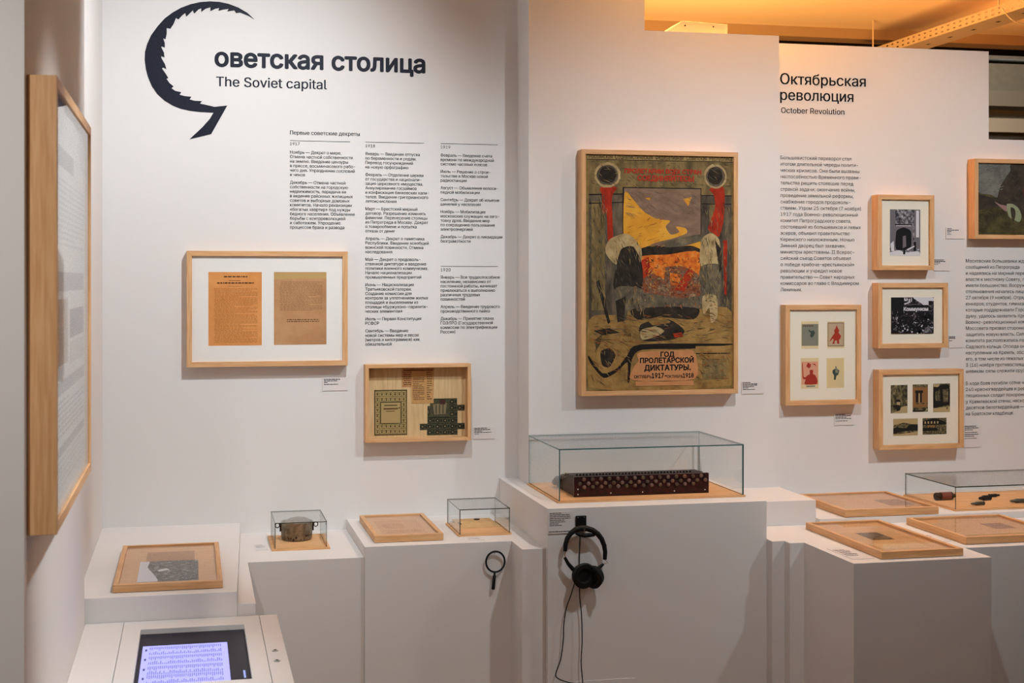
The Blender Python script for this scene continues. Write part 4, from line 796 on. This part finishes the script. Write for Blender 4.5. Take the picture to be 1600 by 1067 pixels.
# ------------------------------------------------------------------ magnifying glass
MYG = 4.55
def at(px, py, Y): x, z = on_y(px, py, Y); return Vector((x, Y, z))
c = at(774, 877.5, MYG-.012); top = at(773, 893.5, MYG-.012); end = at(770.5, 921, MYG-.012)
mg = thing('magnifying_glass', 'black magnifying glass hanging on the front of the white plinth', 'magnifier', tuple(c))
R_ = .0335
mb = MB(); mb.tube([(R_*math.cos(a)*.93, 0, R_*math.sin(a)) for a in [i*math.pi/24 for i in range(48)]], .0031, BLACK, 10, True); mb.build('rim', mg)
mb = MB(); mb.lathe([(R_*.92, -.0012), (R_*.6, -.003), (0, -.0036)], GLASS, Matrix.Rotation(math.pi/2, 4, 'X'), 36, caps=False); mb.build('lens', mg)
mb = MB(); d = (end-top); mb.tube([top-c, top-c+d*.18, top-c+d*.22, top-c+d*.95, top-c+d], [.0034, .0034, .0052, .0056, .004], BLACK, 12); mb.build('handle', mg)
mb = MB(); mb.tube([(0, .0005, R_+.001), (0, .006, R_-.006), (0, .0125, R_-.006)], .0012, STEEL, 6); mb.build('hook', mg)

# ------------------------------------------------------------------ headphones
HY = 4.375
x0, z1 = on_y(899, 805.5, HY); x1, z0 = on_y(915.5, 829, HY)
hk = thing('headphone_hook', 'black hook plate on the front of the tall plinth, above the headphones', 'hook', ((x0+x1)/2, HY, z0))
W = (x1-x0)/2
mb = MB(); mb.box((-W, -.007, 0), (W, -.0005, z1-z0), BLACK); mb.build('plate', hk, bevel=.002)
mb = MB(); mb.tube([(0, -.004, .010), (0, -.030, .006), (0, -.044, .012)], .0035, BLACK, 10); mb.build('peg', hk)
for s in (-1, 1): mb = MB(); mb.lathe([(.002, 0), (.0014, .001)], STEEL, Matrix.Translation((s*W*.6, -.007, z1-z0-.006)) @ Matrix.Rotation(math.pi/2, 4, 'X'), 10); mb.build('screw', hk)
mb = MB(); a = at(906.5, 832, HY-.006); b = at(905, 884, HY-.006); mb.tube([a-Vector((x0+W, HY, z0)), b-Vector((x0+W, HY, z0))], .0016, BLACK, 8); mb.build('tether', hk)
HH = HY-.026
oc = at(914, 868, HH)
hp = thing('headphones', 'black over-ear headphones hanging from the hook on the tall plinth', 'headphones', tuple(oc))
def rel(px, py, dy=0): return at(px, py, HH+dy)-oc
arc = [(883, 861), (883.5, 851), (886.5, 841), (892, 833), (899, 827.5), (908, 825), (917, 825.5), (926, 828.5), (934, 834), (940, 842), (944, 852), (945.5, 862), (945, 874)]
mb = MB(); mb.tube([rel(x, y) for x, y in arc], [.006, .0072, .0078, .008, .0085, .009, .009, .009, .0085, .008, .0075, .007, .0065], SOFT, 14); mb.build('headband', hp)
mb = MB(); mb.tube([rel(x, y) for x, y in [(900, 833), (906, 835.5), (914, 836.5), (922, 836), (929, 836)]], [.004, .0065, .007, .0065, .004], SOFT, 12); mb.build('headband_cushion', hp)
mb = MB(); mb.tube([rel(884, 856), rel(885.5, 860), rel(882.5, 866), rel(883.5, 872)], .0013, BRASS, 8); mb.build('hinge_wire', hp)
mb = MB(); mb.tube([rel(944.5, 874), rel(950, 879), rel(943.5, 881)], .0012, BRASS, 8); mb.build('hinge_wire', hp)
mb = MB(); mb.tube([rel(882.5, 871), rel(888, 881), rel(896, 890)], [.0045, .006, .007], BLACK, 12); mb.build('yoke', hp)
mb = MB(); mb.tube([rel(943, 881), rel(936, 887), rel(926, 892)], [.004, .006, .007], BLACK, 12); mb.build('yoke', hp)
CUP = [(0, -.016), (.026, -.016), (.034, -.012), (.037, -.002), (.037, .004), (.033, .008), (.039, .010), (.041, .018), (.036, .024), (.024, .024), (.020, .014), (0, .014)]
def cup(px, py, sc_, rz, rx, ry=0):
    M = Matrix.Translation(rel(px, py)) @ Matrix.Rotation(math.radians(rz), 4, 'Z') @ Matrix.Rotation(math.radians(ry), 4, 'Y') @ Matrix.Rotation(math.radians(90+rx), 4, 'X')
    mb = MB(); mb.lathe([(r_*sc_, z_*.7) for r_, z_ in CUP], SOFT, M, 32, caps=False); mb.build('ear_cup', hp)
cup(910, 898.5, 1.0, 12, 0); cup(929, 900, .92, -48, 8, 28)
def cable(pts): 
    mb = MB(); mb.tube([rel(x, y, .012) for x, y in pts], .0017, BLACK, 8); mb.build('cable', hp)
def smooth(p, n=5):
    out = []
    for i in range(len(p)-1):
        a, b, c_, d_ = p[max(i-1, 0)], p[i], p[i+1], p[min(i+2, len(p)-1)]
        for k in range(n):
            t = k/n
            out.append(tuple(.5*((2*b[q])+(-a[q]+c_[q])*t+(2*a[q]-5*b[q]+4*c_[q]-d_[q])*t*t+(-a[q]+3*b[q]-3*c_[q]+d_[q])*t**3) for q in (0, 1)))
    return out+[p[-1]]
cable(smooth([(899, 908), (896, 917), (892, 930), (885, 950), (881, 975), (880, 1000), (876, 1030), (868.5, 1052), (872, 1060), (888, 1066), (905, 1070), (915, 1082)]))
cable(smooth([(905.5, 915), (906, 935), (908.5, 960), (909.5, 1000), (908, 1035), (910.5, 1068), (911, 1095)]))

# ------------------------------------------------------------------ lamp on the wall top, cable tray under the ceiling
pts = [on_y(x, y, 4.96) for x, y in ((1040, 49), (1066, 32.5), (1137, 38), (1137, 52), (1040, 50))]
lx = pts[0][0]; zb = 2.531
fx = thing('floodlight_housing', 'slim pale lamp housing with a sloping end, lying on top of the middle wall', 'lamp', (lx, 4.96, zb))
OR = mat('pale_lamp_housing', (226, 196, 168), .5)
pr = [(p[0]-lx, max(p[1]-zb, 0)) for p in pts]
mb = MB(); mb.prism([pr[0], pr[1], pr[2], (pr[2][0], 0.0)], 0, .11, OR, 1); mb.build('housing', fx, bevel=.002)
for u in (.075, .185):
    mb = MB(); mb.lathe([(.003, 0), (.003, .001)], BLACK, Matrix.Translation((u, 0, .030)) @ Matrix.Rotation(math.pi/2, 4, 'X'), 10); mb.build('screw', fx)
TX0, TX1, TZ, TH = 3.494, 3.64, 2.80, .047
TM = mat('galvanised_tray', (208, 196, 180), .4, .3)
ct = thing('cable_tray', 'long perforated metal cable tray running overhead at upper right', 'cable tray', (TX0, 5.8, TZ))
def perforated(name, y0, y1, z0, z1, rows, L=.022, hh=.007, pitch=.055):
    """upright sheet pierced with slots, built from strips between the slots"""
    mb = MB(); x0, x1 = 0, .0015; zs = [z0]
    for r_ in rows: zs += [r_-hh/2, r_+hh/2]
    zs.append(z1)
    for k in range(0, len(zs)-1, 2): mb.box((x0, y0, zs[k]), (x1, y1, zs[k+1]), TM)
    for r_ in rows:
        y = y0
        while y < y1:
            mb.box((x0, y, r_-hh/2), (x1, min(y+pitch-L, y1), r_+hh/2), TM); y += pitch
    return mb
perforated('side', -2.2, 1.3, 0, TH, (.013, .034)).build('tray_side', ct)
m2 = perforated('side', -2.2, 1.3, 0, TH, (.013, .034)); m2.v = [(v[0]+TX1-TX0, v[1], v[2]) for v in m2.v]; m2.build('tray_side', ct)
mb = MB(); mb.box((0.0015, -2.2, 0), (TX1-TX0, 1.3, .0015), TM)
for k in range(16): mb.box((.07, -2.1+k*.21, -.0004), (.085, -2.1+k*.21+.03, 0), BLACK)
mb.build('tray_floor', ct)
for px_, py_ in ((1384, 66), (1557, 10)):
    Yq = 6.9 if px_ < 1400 else None
    if Yq is None:
        # on the tray's near side
        r_ = (px_-800)/F; Yq = TX0*(CY-r_*SY)/(r_*CY+SY)
    mb = MB(); mb.tube([(0.01, Yq-5.8, 0.0), (0.01, Yq-5.8, CEIL-TZ)], .004, TM, 8); mb.build('hanger_rod', ct)
mb = MB(); cpts = smooth([(1565, 12), (1570, 19), (1580, 30), (1592, 36), (1606, 39)])
def tr(px, py): x, z = on_y(px, py, 5.6); return (x, 5.6, z)
mb.tube([tr(*p) for p in cpts], .003, mat('white_cable', (226, 210, 190), .5), 8); tag(mb.build('loose_cable', loc=tr(1565, 12)), 'thin white cable drooping from the perforated tray at upper right', 'cable')
bpy.context.view_layer.update()
for o in bpy.data.objects:
    for k in ('_y', '_wy', '_z'):
        if k in o.keys(): del o[k]
